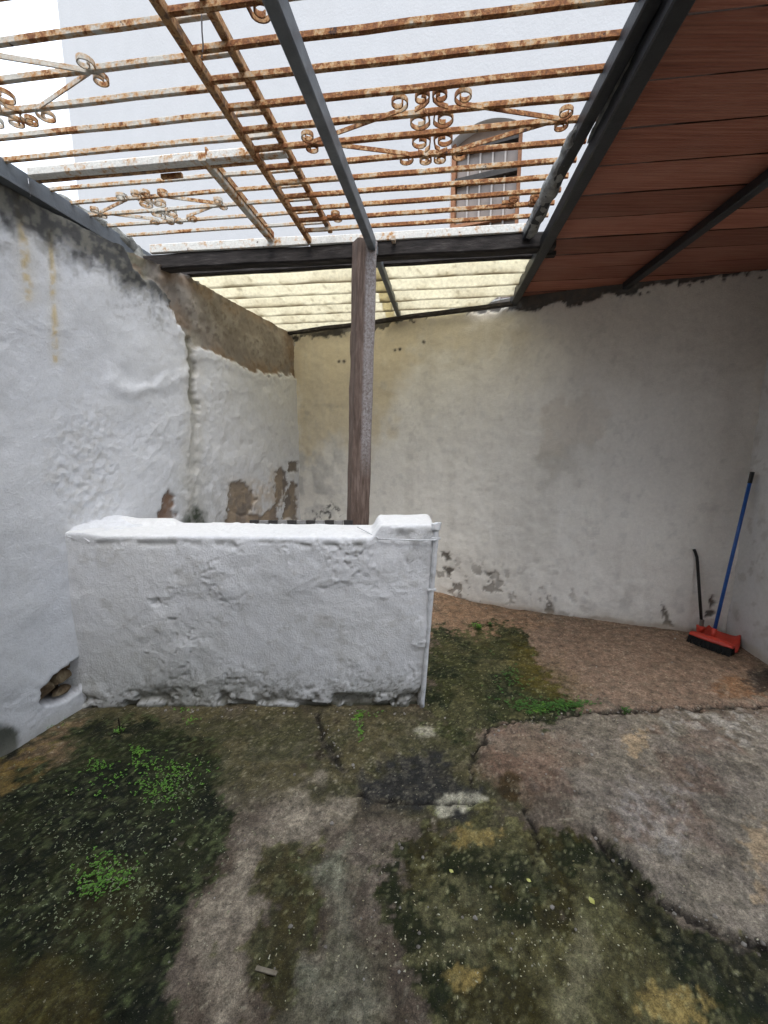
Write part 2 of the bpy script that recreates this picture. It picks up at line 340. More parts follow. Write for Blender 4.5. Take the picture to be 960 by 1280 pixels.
C = mixc(C, pm([(820, 890), (950, 900), (945, 950), (850, 920), (790, 905)], 10)*.7*sst(.45, .62, n_hi), lin(165, 158, 148))
# moss
MG, MO, MD = lin(40, 44, 25), lin(62, 62, 28), lin(23, 27, 15)
def crisp(m_, a=.9, w_=.10):
    return sst(.5-w_, .5+w_, m_+((n_hi-.5)*.9+(n_vh-.5)*.7+(n_md-.5)*.5)*a*(m_ > .02)*(m_ < .98+1))
mossL = crisp(pm([(-200, 985), (60, 945), (120, 915), (190, 900), (270, 930), (292, 1000), (275, 1080), (240, 1150), (215, 1230), (190, 1420), (-300, 1420)], 34))
C = mixc(C, mossL*.93, MG); C = mixc(C, mossL*sst(.46, .54, n_md+(n_hi-.5)*.5)*.8, MD); C = mixc(C, mossL*sst(.55, .75, n_b)*.5, lin(74, 66, 44))
C = mixc(C, mossL*sst(.58, .64, n_hi*.5+n_vh*.5+(n_b-.5)*.25)*.5, lin(96, 100, 76)); C = mixc(C, pm([(-50, 1240), (110, 1190), (150, 1300), (-50, 1420)], 24)*.55, lin(92, 78, 50))
mossM = crisp(pm([(335, 1060), (390, 1030), (392, 1130), (375, 1230), (330, 1290), (300, 1200)], 22))
C = mixc(C, mossM*.6, lin(52, 48, 20)); C = mixc(C, mossM*sst(.5, .65, n_hi)*.5, MD)
C = mixc(C, pm([(250, 1420), (262, 1200), (300, 1050), (340, 990), (420, 985), (420, 1010), (330, 1060), (300, 1150), (290, 1420)], 18)*(.35+.45*sst(.36, .6, n_b)), lin(164, 152, 132))
C = mixc(C, pm([(392, 1060), (450, 1040), (440, 1130), (470, 1280), (480, 1420), (370, 1420), (360, 1260), (400, 1170)], 20)*(.4+.4*sst(.36, .6, n_md)), lin(146, 146, 124))
C = mixc(C, sst(.5, .62, n_hi)*pm([(360, 1050), (480, 1030), (520, 1400), (300, 1400)], 24)*.4, lin(74, 76, 50))
mossR = crisp(pm([(505, 1060), (560, 1010), (640, 1035), (742, 1042), (800, 1105), (860, 1155), (960, 1215), (1100, 1300), (1000, 1420), (620, 1420), (560, 1290), (520, 1180)], 22))
C = mixc(C, mossR*.9, lin(58, 52, 26)); C = mixc(C, mossR*sst(.44, .52, n_md+(n_hi-.5)*.5)*.85, MG); C = mixc(C, mossR*sst(.53, .60, n_b+(n_hi-.5)*.5)*.6, lin(104, 96, 76))
C = mixc(C, pm([(745, 1042), (830, 1135), (960, 1210), (1100, 1290), (1000, 1300), (850, 1215), (770, 1140)], 14)*.7, MD)
C = mixc(C, pm([(690, 1160), (720, 1165), (740, 1290), (730, 1420), (700, 1420)], 14)*.75, lin(132, 122, 108))
C = mixc(C, pm([(560, 1130), (600, 1110), (610, 1190), (570, 1200)], 18)*.5, lin(112, 104, 88))
mossC = crisp(pm([(530, 800), (590, 782), (650, 780), (672, 830), (700, 862), (740, 888), (680, 905), (600, 912), (560, 925), (525, 900)], 16))
C = mixc(C, mossC*.9, lin(56, 58, 36)); C = mixc(C, mossC*sst(.42, .52, n_md+(n_hi-.5)*.5)*.85, lin(33, 40, 24)); C = mixc(C, mossC*sst(.58, .7, n_b)*.5, lin(98, 90, 72))
C = mixc(C, pm([(640, 800), (700, 840), (745, 870), (700, 880), (650, 850)], 14)*.5, lin(108, 92, 50))
# small marks
C = mixc(C, pm([(440, 975), (500, 938), (540, 940), (585, 985), (600, 1000), (560, 1018), (500, 1005), (440, 1000)], 9)*.85, lin(50, 50, 52))
for a in [(530, 914, 16, 8), (575, 1000, 30, 11), (555, 1012, 14, 9)]: C = mixc(C, spot(*a)*.9, lin(178, 172, 150))
for a in [(795, 930, 14, 13), (948, 1072, 16, 38), (570, 1220, 30, 14), (850, 1260, 40, 26), (600, 1045, 26, 14)]: C = mixc(C, spot(*a, .25, 2.6)*.6, lin(172, 148, 112))
C = mixc(C, spot(637, 985, 17, 15)*.9, lin(74, 58, 26)); C = mixc(C, spot(930, 858, 38, 16)*.5, lin(140, 96, 44)); C = mixc(C, spot(952, 850, 26, 16)*.8, lin(50, 48, 48))
C = mixc(C, pm([(-60, 985), (0, 958), (60, 925), (100, 897), (112, 905), (70, 938), (20, 972), (-60, 1020)], 7)*.85, lin(128, 106, 78))
C = mixc(C, pm([(-60, 940), (20, 912), (45, 925), (10, 955), (-60, 985)], 10)*.9, lin(26, 28, 18))
C = mixc(C, sst(.55, .75, fbm(V, 16, 4, 71))*pm([(360, 890), (430, 895), (420, 960), (380, 960)], 10)*.7, lin(50, 34, 26))
# cracks
crk = np.zeros(len(V))
for L, wd in [([(590, 985), (592, 945), (612, 918), (650, 904), (742, 892), (840, 887), (960, 884)], 2.6), ([(738, 1040), (775, 1085), (812, 1120), (840, 1132), (905, 1168), (960, 1190)], 3.2),
              ([(398, 895), (404, 925), (420, 950), (436, 965)], 4), ([(440, 990), (480, 1000), (600, 1006)], 2), ([(650, 1010), (672, 1050), (668, 1080)], 2.5)]:
    d = line_d(u+(n_hi-.5)*12+(n_md-.5)*14, v+(fbm(V, 30, 3, 83)-.5)*9+(n_b-.5)*12, L); crk = np.maximum(crk, 1-sst(wd*.4, wd*1.5, d))
C = mixc(C, crk*.85, lin(36, 30, 24))
# grit
gv = vnoise(V, 160, 91); C = mixc(C, sst(.86, .93, gv)*(.25+.5*(1-mossL))*.55, lin(170, 162, 140)); C = mixc(C, sst(.84, .93, vnoise(V, 130, 97))*.45, lin(42, 38, 32))
C = mixc(C, sst(.60, .64, n_hi+(n_vh-.5)*.6)*.16*(1-.7*mossL), lin(156, 146, 124)); C = mixc(C, sst(.60, .64, fbm(V, 26, 4, 103)+(n_vh-.5)*.5)*.35, lin(54, 50, 38))
C = C*(0.7+.6*n_vh)[:, None]
mossall = np.clip(mossL+mossR+mossC+mossM, 0, 1)
V[:, 2] = (n_md-.5)*.018 + (n_lo-.5)*.02 + (n_hi-.5)*.006*(1+1.2*mossall) + slab*.014 - crk*.012 + (n_vh-.5)*.004*mossall
V[:, 2] += .05*np.exp(-(((V[:, 0]-.45)/.35)**2+((V[:, 1]-3.95)/.35)**2))
V[:, 2] *= 1.0*(V[:, 1] > .5)
FZ = V[:, 2].reshape(X.shape)
def gz(x, y):
    i = int(np.clip(np.searchsorted(xs, x), 1, len(xs)-1)); j = int(np.clip(np.searchsorted(ys, y), 1, len(ys)-1)); return float(FZ[i, j])
FLOOR_GAIN = .95; C = (np.clip(C, 1e-4, 1)/.16)**1.22*.16; mo_ = np.clip(mossL+mossR+mossC+mossM, 0, 1)[:, None]; C = np.clip(C.mean(1)[:, None]+(C-C.mean(1)[:, None])*(.86+.30*mo_), .003, 1)*(1+mo_*(np.array([-.04, .08, -.10])))
ground = link('ground', mesh_np('ground', V, grid_faces(len(xs), len(ys)), True, C*FLOOR_GAIN), 'floor'); ground['kind'] = 'structure'

# ================================================================== PLASTER WALLS
def flakes(P, s, seed, h):                   # layered, flaking limewash: soft terraces
    n = fbm(P, s, 5, seed); return h*(sst(.47, .49, n)*.5 + sst(.56, .575, n)*.5 + sst(.40, .415, n)*.4)
def plan_wall(name, path, top, thick, side, dens, paint, zstep=.011, zlow=-.05):
    """wall swept along a plan polyline; front face finely divided; paint(V,s,u,v)->(colour, inward push)"""
    path = [Vector((*p, 0)) for p in path]; seglen = [(b_-a).length for a, b_ in zip(path[:-1], path[1:])]; Ls = np.cumsum([0]+seglen)
    s = dens; px = np.interp(s, Ls, [p.x for p in path]); py = np.interp(s, Ls, [p.y for p in path])
    # smooth the corners of the plan a little
    tx = np.gradient(px, s); ty = np.gradient(py, s); ln = np.hypot(tx, ty); nx, ny = side*ty/ln, -side*tx/ln     # towards the courtyard
    zz = np.concatenate([[zlow], dense(0, 1, zstep/2.6)]); S, Z = np.meshgrid(np.arange(len(s)), zz, indexing='ij')
    tp = top(s, px, py); H = tp[S]*np.where(Z > 0, Z, 0) + np.where(Z < 0, Z, 0)
    B = np.stack([px[S].ravel(), py[S].ravel(), H.ravel()], 1); NX = np.stack([nx[S].ravel(), ny[S].ravel(), np.zeros(S.size)], 1)
    u, v = proj(B); col, push = paint(B, s[S].ravel(), u, v)
    Fv = B + NX*push[:, None]; nu, nv = len(s), len(zz); F = [grid_faces(nu, nv)]
    front_top = Fv.reshape(nu, nv, 3)[:, -1]; tc = col.reshape(nu, nv, 3)[:, -1]
    rows = [front_top]; rc = [tc]; K = 7
    for k in range(1, K):
        r = front_top - np.stack([nx, ny, np.zeros(nu)], 1)*thick*k/(K-1); r[:, 2] += (fbm(r, 9, 3, 5)-.5)*.05; rows.append(r); rc.append(tc*.8)
    bot = rows[-1].copy(); bot[:, 2] = zlow; rows.append(bot); rc.append(tc*0+.35)
    T = np.stack(rows, 1).reshape(-1, 3); off = len(Fv); F.append(grid_faces(nu, K+1, off))
    Vv = np.concatenate([Fv, T]); Cc = np.concatenate([col, np.stack(rc, 1).reshape(-1, 3)])
    F = np.concatenate(F); 
    if side < 0: F = F[:, ::-1]
    return link(name, mesh_np(name, Vv, F, True, Cc), 'plaster')
WHITE = np.array([.68, .69, .71])
def plaster_base(P, seed):
    n1, n2, n3 = fbm(P, 2.2, 4, seed), fbm(P, 9, 5, seed+3), fbm(P, 34, 4, seed+7)
    C = np.tile(WHITE, (len(P), 1)); C = mixc(C, sst(.45, .75, n1)*.35, (.66, .665, .66)); C = mixc(C, sst(.52, .72, n2)*.22, (.60, .60, .59)); C = mixc(C, sst(.6, .72, n3)*.18, (.53, .525, .51))
    return C, n1, n2, n3
def crease(P, s, seed, h, w_=.011):
    return h*np.exp(-((fbm(P, s, 4, seed)-.5)/w_)**2)*sst(.45, .6, fbm(P, s*.7, 3, seed+5))
def pits(P, s, seed, lo=.80, hi=.86): return sst(lo, hi, vnoise(P, s, seed))

# --- left wall
LX = lambda y: -1.685+.36*(y-2.24)
def left_top(s, px, py): return np.interp(py, [-1.5, 2.0, 2.5, 2.9, 3.1, 4.3], [2.66, 2.645, 2.61, 2.60, 2.628, 2.545]) + (fbm(np.stack([px, py, px*0], 1), 7, 4, 2)-.5)*.05*(py < 2.95)
BAND = [(150, 300), (182, 322), (215, 335), (300, 375), (372, 405), (374, 468), (345, 470), (322, 465), (300, 457), (278, 445), (258, 436), (238, 428), (226, 408), (214, 385), (200, 362), (180, 345), (165, 335)]
HOLE = [(99, 824), (101, 850), (97, 866), (80, 876), (56, 882), (49, 876), (52, 862), (66, 846), (82, 835)]
def left_paint(P, s, u, v):
    C, n1, n2, n3 = plaster_base(P, 101); n4 = fbm(P, 60, 3, 131)
    push = (n1-.5)*.04 + (n2-.5)*.009 + flakes(P, 4, 141, .003) + flakes(P, 13, 151, .0008) + (n3-.5)*.0025 - pits(P, 40, 161, .88, .92)*.004 + crease(P, 5, 145, .003)-crease(P, 8, 147, .004, .006)
    rl = .45+.8*sst(.42, .64, fbm(P, 1.9, 3, 191)); push = (n1-.5)*.04+(push-(n1-.5)*.04)*rl
    vis = P[:, 1] > 1.3
    wu, wv = u+(n2-.5)*16+(n3-.5)*9, v+(fbm(P, 9, 4, 171)-.5)*16+(fbm(P, 34, 3, 177)-.5)*9
    # bulge ridges
    rd = line_d(u+(n1-.5)*30, v+(n2-.5)*20, [(140, 478), (170, 490), (215, 480), (232, 470)]); push += .012*np.exp(-(rd/9)**2)*vis
    # greyer low part, rough patch
    rough = pm([(70, 520), (130, 500), (150, 600), (140, 650), (90, 660), (60, 600)], 25, wu, wv)*vis; push += rough*(n4-.5)*.018; C = mixc(C, rough*sst(.4, .65, n3)*.35, (.50, .48, .44))
    C = mixc(C, sst(700, 900, v)*vis*.25, (.56, .56, .55))
    for L, w_ in [([(20, 245), (27, 290), (32, 330), (36, 370)], 9), ([(62, 290), (66, 360), (68, 420), (70, 450)], 5)]:
        d = line_d(u+(n2-.5)*8, v, L); C = mixc(C, (1-sst(w_*.2, w_, d))*.75*sst(.3, .6, n3)*vis, (.62, .45, .16)); C = mixc(C, (1-sst(w_*.3, w_*3, d))*.25*vis, (.60, .54, .40))
    # black mould under the coping
    td = line_d(u, v, [(-60, 200), (0, 236), (60, 268), (100, 292), (150, 322), (190, 345)])
    below = v-np.interp(u, [-60, 0, 60, 100, 150, 190], [200, 236, 268, 292, 322, 345])
    mould = (1-sst(14, 52, below+(n2-.5)*70+(n3-.5)*36))*vis*(u < 215); C = mixc(C, mould*.93, (.035, .034, .03)); C = mixc(C, mould*sst(.5, .65, n3)*.5, (.19, .19, .16))
    C = mixc(C, vis*(u < 215)*(1-sst(30, 85, below+(n2-.5)*80))*sst(.5, .7, n3)*.55, (.20, .19, .16))
    # bare cement band
    bs = poly_sd(wu, wv, BAND); band = (1-sst(-2, 2.5, bs))*(u > 130); lip = np.exp(-((bs-5)/6)**2)*(u > 130)
    bc = np.tile(np.array([.24, .21, .18]), (len(P), 1)); bc = mixc(bc, sst(.4, .62, n2), (.31, .28, .245)); bc = mixc(bc, sst(.57, .72, n3)*.7, (.16, .135, .11)); bc = mixc(bc, sst(-26, -4, bs)*sst(.4, .6, n2)*.7, (.22, .145, .085))
    bc = mixc(bc, sst(210, 170, u)*.7*sst(.35, .6, n3), (.15, .155, .11))
    C = C*(1-band[:, None]) + bc*band[:, None]
    push += lip*.008 - band*.022 + band*((n3-.5)*.009 + (n4-.5)*.008 + (n2-.5)*.018)
    # crevice and its green-black growth
    cd_ = line_d(u+(n3-.5)*7, v, [(236, 425), (241, 455), (239, 490), (243, 510), (241, 560), (240, 640)]); g = np.interp(v, [420, 440, 505, 520, 650], [1, 1, .9, .25, .2])
    cr = (1-sst(1.5, 6.5, cd_+(n2-.5)*6))*g*vis; C = mixc(C, cr*.95, (.045, .047, .03)); push -= cr*.03
    C = mixc(C, (1-sst(2, 22, cd_+(n2-.5)*20))*.5*vis, (.50, .47, .39))
    # peeled patches low down near the back corner
    for pts, c in [([(283, 640), (288, 608), (300, 600), (314, 612), (322, 625), (312, 645)], (.20, .165, .135)), ([(345, 590), (356, 586), (358, 605), (352, 625), (345, 640), (344, 620)], (.17, .14, .115)), ([(352, 650), (355, 620), (364, 600), (371, 605), (372, 650)], (.175, .145, .12)),
                   ([(360, 578), (371, 576), (371, 590), (360, 590)], (.17, .14, .11)), ([(200, 650), (203, 625), (212, 612), (218, 620), (216, 650)], (.21, .12, .07)), ([(280, 660), (285, 640), (330, 645), (345, 630), (350, 670)], (.24, .19, .15))]:
        m_ = 1-sst(-1.5, 1.5, poly_sd(u+(n3-.5)*12+(n2-.5)*8, v+(n2-.5)*12, pts)); m_ = m_*vis; C = mixc(C, m_*.95, c); push -= m_*.012
    C = mixc(C, pm([(285, 610), (340, 590), (372, 600), (372, 670), (280, 670)], 16, wu, wv)*.55*sst(.35, .6, n2)*vis, (.46, .36, .25))
    C = mixc(C, pm([(225, 670), (230, 640), (245, 628), (256, 640), (255, 670)], 6, wu, wv)*.95*vis, (.03, .04, .022))
    C = mixc(C, pm([(210, 600), (240, 560), (285, 590), (280, 670), (210, 670)], 18, wu, wv)*.4*sst(.35, .6, n3)*vis, (.40, .40, .38))
    # broken hole with rubble inside
    h = (1-sst(-3, 1.5, poly_sd(u+(n3-.5)*5, v+(n2-.5)*7, HOLE)))*vis; push -= h*.13; C = mixc(C, h, (.07, .05, .032))
    h2 = .0*(1-sst(-3, 1.5, poly_sd(u+(n3-.5)*5, v+(n2-.5)*5, [(46, 918), (52, 905), (64, 899), (72, 906), (66, 918)])))*vis; push -= h2*.09; C = mixc(C, h2, (.04, .04, .025))
    g2 = (1-sst(-6, 5, poly_sd(wu, wv, [(-60, 905), (5, 903), (20, 912), (22, 945), (-60, 1000)])))*vis; C = mixc(C, g2*.92, (.035, .04, .022))
    C = mixc(C, (1-sst(0, .10, P[:, 2]+(n2-.5)*.12))*.45, (.30, .29, .24))
    return C, push
Pa, Pb = (LX(-2.6), -2.6), (LX(4.75), 4.75); Lw = math.dist(Pa, Pb); sY = lambda y: (y+2.6)/(4.75+2.6)*Lw
left = plan_wall('plaster_wall', [Pa, Pb], left_top, .38, 1, np.concatenate([np.linspace(0, sY(1.4), 24)[:-1], dense(sY(1.4), sY(4.6), .0105), [Lw]]), left_paint)
tag(left, 'tall lumpy whitewashed wall with bare cement band, rust streaks and a hole', 'wall')
def rock(name, c, r, sq, seed, mat, parent):
    bm = bmesh.new(); bmesh.ops.create_icosphere(bm, subdivisions=2, radius=1); P = np.array([q.co[:] for q in bm.verts]); n = fbm(P, 1.3, 3, seed)
    for q, k in zip(bm.verts, n): q.co = Vector(c) + Vector((q.co.x*sq[0], q.co.y*sq[1], q.co.z*sq[2]))*r*(.6+.8*k)
    me = bpy.data.meshes.new(name); bm.to_mesh(me); bm.free(); return link(name, me, mat, parent)
def lwall(u, v, inn=0.0):
    r = ray(u, v); tt = (-1.685-.36*2.24)/(r.x-.36*r.y); p = Vector((0, 0, CAMH))+r*tt; return p+Vector((-.935, .355, 0))*inn
for i, (uu, vv, r_, sq) in enumerate([(88, 848, .05, (.8, 1.3, .75)), (67, 864, .045, (.9, 1.2, .65)), (88, 866, .04, (.9, 1.5, .55)), (93, 834, .032, (.8, 1, .8)), (57, 876, .03, (.8, 1.3, .7))]):
    rock('stone', lwall(uu, vv, .075), r_, sq, 300+i, 'stone', left)

# --- back wall
BP = [(-1.05, 4.56), (-.9, 4.45), (.5, 3.92), (1.45, 3.49), (2.0, 3.31), (2.665, 3.09), (3.0, 2.98)]
def back_top(s, px, py): return np.interp(px, [-1, .6, 1.0, 1.12, 3], [2.575, 2.60, 2.635, 2.648, 2.655])
def back_paint(P, s, u, v):
    C, n1, n2, n3 = plaster_base(P, 201); n4 = fbm(P, 60, 3, 231)
    push = (n1-.5)*.03 + (n2-.5)*.014 + flakes(P, 3.5, 241, .003) + flakes(P, 9, 247, .0022)
    wu, wv = u+(n2-.5)*60+(n1-.5)*60, v+(fbm(P, 9, 4, 271)-.5)*50+(fbm(P, 2.2, 3, 273)-.5)*60
    C = mixc(C, np.full(len(P), .9), (.90, .87, .80))
    tan = pm([(365, 380), (660, 360), (640, 420), (540, 440), (500, 470), (470, 540), (440, 570), (365, 570)], 26, wu, wv); C = mixc(C, tan*.85, (.70, .61, .44))
    tan2 = pm([(560, 340), (980, 300), (980, 460), (860, 480), (740, 470), (640, 440), (560, 440)], 46, wu, wv); C = mixc(C, tan2*.62, (.62, .575, .50))
    C = mixc(C, pm([(690, 520), (740, 490), (760, 540), (725, 560), (690, 590)], 10, wu, wv)*.5, (.62, .54, .44)); C = mixc(C, pm([(690, 430), (960, 400), (960, 600), (820, 620), (720, 600)], 60, wu, wv)*.42, (.60, .585, .56))
    C = mixc(C, pm([(680, 570), (745, 545), (735, 600), (685, 600)], 14, wu, wv)*.35, (.42, .39, .33))
    C = mixc(C, pm([(372, 565), (432, 560), (440, 660), (372, 660)], 14, wu, wv)*.45*sst(.4, .62, n2), (.42, .42, .42))
    stre = fbm(P*np.array([1, 1, .12]), 8, 4, 281); C = mixc(C, sst(.52, .75, stre)*.22, (.58, .55, .50)); C = mixc(C, sst(.55, .70, n2)*sst(.5, .65, n3)*.15, (.40, .38, .35))
    # ragged dark edge where plaster stops below the roof
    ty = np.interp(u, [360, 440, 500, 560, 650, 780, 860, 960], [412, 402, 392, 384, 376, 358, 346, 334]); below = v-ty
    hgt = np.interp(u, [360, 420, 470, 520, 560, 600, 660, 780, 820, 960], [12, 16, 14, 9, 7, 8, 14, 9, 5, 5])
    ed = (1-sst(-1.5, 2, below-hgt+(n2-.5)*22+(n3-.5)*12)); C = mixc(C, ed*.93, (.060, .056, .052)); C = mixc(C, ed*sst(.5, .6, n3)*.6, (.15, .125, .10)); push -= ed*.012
    # flaked spots at the foot and dark specks
    z = P[:, 2]; foot = (1-sst(.12, .55, z+(n1-.5)*.3)); fl = foot*sst(.63, .65, fbm(P, 13, 4, 291))*(1-sst(700, 760, u)*.75); C = mixc(C, fl*(.9-.55*sst(600, 660, u)), (.24, .215, .185)); push -= fl*.008
    C = mixc(C, foot*sst(.5, .62, n2)*.25, (.42, .40, .37))
    for pts in [[(548, 688), (560, 690), (568, 702), (556, 700)], [(552, 706), (566, 712), (560, 718)], [(606, 716), (616, 715), (614, 724)], [(682, 768), (686, 745), (692, 765), (694, 778), (680, 776)], [(884, 748), (890, 744), (893, 752), (886, 758)], [(880, 762), (890, 760), (888, 770), (880, 772)], [(830, 780), (826, 752), (836, 770), (842, 785)]]:
        m_ = 1-sst(-1.5, 1.5, poly_sd(u+(n3-.5)*12+(n2-.5)*8, v+(n2-.5)*10, pts)); C = mixc(C, m_*.95, (.13, .115, .095)); push -= m_*.01
    for cx, cy in [(494, 438), (500, 437), (430, 452), (424, 452), (530, 428), (862, 356), (878, 352), (950, 347), (905, 350), (800, 368), (810, 366)]: C = mixc(C, (1-sst(1, 3, np.hypot(u-cx, v-cy)+(n3-.5)*2)), (.06, .05, .045))
    C = mixc(C, sst(.70, .74, fbm(P, 12, 4, 293))*.2, (.46, .45, .43)); C = mixc(C, pm([(375, 640), (432, 635), (432, 670), (375, 670)], 8, wu, wv)*sst(.5, .58, n3)*.9, (.10, .10, .09))
    C = mixc(C, (1-sst(0, .05, z+(n2-.5)*.08))*.7, (.36, .27, .19)); C = mixc(C, (1-sst(0, .16, z+(n2-.5)*.14))*.4, (.52, .46, .38))
    return C, push
Lb = np.cumsum([0]+[math.dist(a, b_) for a, b_ in zip(BP[:-1], BP[1:])])[-1]
back = plan_wall('plaster_wall', BP, back_top, .35, 1, dense(0, Lb, .0115), back_paint, zstep=.012)
tag(back, 'tan and grey stained plaster wall under the roofs, with the broom leaning by it', 'wall')
# --- right wall
def right_paint(P, s, u, v):
    C, n1, n2, n3 = plaster_base(P, 401); push = (n1-.5)*.03+(n2-.5)*.014+flakes(P, 4, 441, .004)
    C = mixc(C, np.full(len(P), .35), (.62, .60, .57)); C = mixc(C, sst(.5, .7, n2)*.3, (.46, .44, .41)); C = mixc(C, (1-sst(0, .12, P[:, 2]+(n2-.5)*.1))*.5, (.42, .33, .22)); C = mixc(C, sst(.66, .70, fbm(P, 14, 4, 447))*.35, (.36, .34, .32))
    return C, push
RP = [(2.70, 3.36), (2.66, 3.10), (2.59, 2.646), (2.52, 2.2)]  # stops short, out of view, to let side light in under the boards
Lr = np.cumsum([0]+[math.dist(a, b_) for a, b_ in zip(RP[:-1], RP[1:])])[-1]
right = plan_wall('plaster_wall', RP, lambda s, px, py: np.full(len(s), 2.67), .3, 1, dense(0, Lr, .013), right_paint, zstep=.016)
tag(right, 'pale plaster wall running towards the viewer beside the broom', 'wall')

# --- low wall: rounded box with lumpy limewash
def low_wall():
    x0, x1, y0, y1, h, st = -1.86, .215, 2.2, 2.56, 1.0, .0085
    gx, gy, gzv = dense(0, 1, st/(x1-x0)), dense(0, 1, .012/(y1-y0)), dense(0, 1, st/h)
    Vs = []; Fs = []; off = 0
    def add(f, a, b_, flip):
        nonlocal off
        A, B = np.meshgrid(a, b_, indexing='ij'); q = f(A.ravel(), B.ravel()); Vs.append(q); F = grid_faces(len(a), len(b_), off); Fs.append(F[:, ::-1] if flip else F); off += len(q)
    O = lambda a: np.ones_like(a)
    add(lambda a, b_: np.stack([x0+(x1-x0)*a, y0*O(a), -.04+(h+.04)*b_], 1), gx, gzv, False)
    add(lambda a, b_: np.stack([x0+(x1-x0)*a, y0+(y1-y0)*b_, h*O(a)], 1), gx, gy, False)
    add(lambda a, b_: np.stack([x1*O(a), y0+(y1-y0)*a, -.04+(h+.04)*b_], 1), gy, gzv, False)
    add(lambda a, b_: np.stack([x0+(x1-x0)*a, y1*O(a), -.04+(h+.04)*b_], 1), dense(0, 1, .02), dense(0, 1, .02), True)
    P = np.concatenate(Vs); F = np.concatenate(Fs)
    Q = P.copy(); r = .022; Q[:, 0] = np.minimum(P[:, 0], x1-r); Q[:, 1] = np.clip(P[:, 1], y0+r, y1-r); Q[:, 2] = np.minimum(P[:, 2], h-r)
    D = P-Q; ln = np.linalg.norm(D, axis=1); Nn = D/np.maximum(ln, 1e-9)[:, None]; P0 = Q+Nn*r
    n1, n2, n3, n4 = fbm(P0, 2.6, 4, 501), fbm(P0, 8, 5, 503), fbm(P0, 30, 4, 507), fbm(P0, 75, 3, 509)
    top = sst(.5, .9, Nn[:, 2]); front = sst(.5, .9, -Nn[:, 1])
    push = (n1-.5)*.025+(n2-.5)*.010+flakes(P0, 3.6, 511, .006)+flakes(P0, 9, 513, .0018)+(n3-.5)*.003-pits(P0, 34, 515, .88, .92)*.005+crease(P0, 4.5, 517, .006)-crease(P0, 7, 519, .006, .007)
    rl = .35+1.1*sst(.40, .62, fbm(P0, 2.4, 3, 531)); push = (n1-.5)*.025+(push-(n1-.5)*.025)*rl
    push *= (1-.55*top)
    u, v = proj(P0); C, a1, a2, a3 = plaster_base(P0, 521)
    # broken foot
    foot = (1-sst(.03, .12, P0[:, 2]+(n2-.5)*.16))*front; br = foot*sst(.50, .57, fbm(P0*np.array([1, 1, 1.8]), 9, 4, 523)); push -= br*.025; C = mixc(C, br*.9, (.075, .07, .05))
    dirt = (1-sst(.0, .30, P0[:, 2]+(n1-.5)*.25))*front; C = mixc(C, dirt*.45, (.40, .395, .35)); C = mixc(C, dirt*sst(.6, .68, n4)*.8, (.09, .085, .065)); C = mixc(C, dirt*sst(.62, .68, n3)*.6, (.13, .125, .10))
    C = mixc(C, (1-sst(0, .02, P0[:, 2]+(n2-.5)*.02))*front*.8, (.06, .06, .035))
    C = mixc(C, front*sst(.54, .64, n2)*sst(.45, .6, n3)*.35, (.42, .41, .38)); C = mixc(C, front*pm([(95, 790), (260, 800), (320, 880), (95, 880)], 40, u+(n2-.5)*60, v+(n1-.5)*60)*.35, (.44, .44, .40))
    edge = front*np.exp(-((P0[:, 2]-.955)/.018)**2)*sst(.5, .6, fbm(P0, 14, 4, 527)); C = mixc(C, edge*.5, (.30, .30, .29)); push -= edge*.008
    C = mixc(C, top*.8, (.72, .72, .71))
    P1 = P0+Nn*push[:, None]
    # pier block at the free end, upstand against the tall wall, lean of the end face
    s_ = sst(-.075, -.03, P1[:, 0]+(n2-.5)*.05)*sst(.80, 1.0, P0[:, 2])
    P1[:, 2] += s_*(.058+.03*(n1-.5)-.012*sst(.2, .27, P1[:, 0]))
    s2 = sst(-1.48, -1.64, P1[:, 0]+(n2-.5)*.08)*sst(.85, 1.0, P0[:, 2]); P1[:, 2] += s2*.02
    s3 = sst(-1.22, -1.30, P1[:, 0]+(n3-.5)*.03)*sst(2.46, 2.49, P1[:, 1]+(n3-.5)*.02)*sst(.9, 1.0, P0[:, 2]); P1[:, 2] += s3*.03
    P1[:, 0] += .058*P1[:, 2]*sst(-.1, .2, P0[:, 0])
    P1[:, 2] -= .012*sst(-1.2, 0, P1[:, 0])*sst(.9, 1, P0[:, 2])*(1-s_)
    return link('low_wall', mesh_np('low_wall', P1, F, True, C), 'plaster')
low = low_wall(); tag(low, 'waist-high thick whitewashed partition wall with a raised block at its free end', 'low wall')

def fillet():
    s_ = dense(0, 1, .03); t_ = dense(0, 1, .05); A, B = np.meshgrid(s_, t_, indexing='ij'); a_, b_ = A.ravel(), B.ravel()
    # ruled surface from the tall wall (up) to the top and face of the low wall (out), running back then down the corner
    y = 2.57-.37*a_; sh = sst(.86, 1.0, a_)
    up = (.095-.03*a_)*(1-sh*.75)*sst(-.25, .25, a_); out = .24-.10*a_
    th = b_*math.pi/2; k_ = 1-np.sin(th); q_ = 1-np.cos(th)
    P = np.stack([LX(y)-.012+out*q_, y, 1.005-.02*sh+up*k_-.02*sst(.9, 1, b_)], 1)
    n = fbm(P, 14, 4, 541); P[:, 0] += (n-.5)*.02; P[:, 2] += (fbm(P, 20, 3, 543)-.5)*.025
    C, *_ = plaster_base(P, 545); return link('plaster_fillet', mesh_np('plaster_fillet', P, grid_faces(len(s_), len(t_)), True, C), 'plaster', low)
fillet()

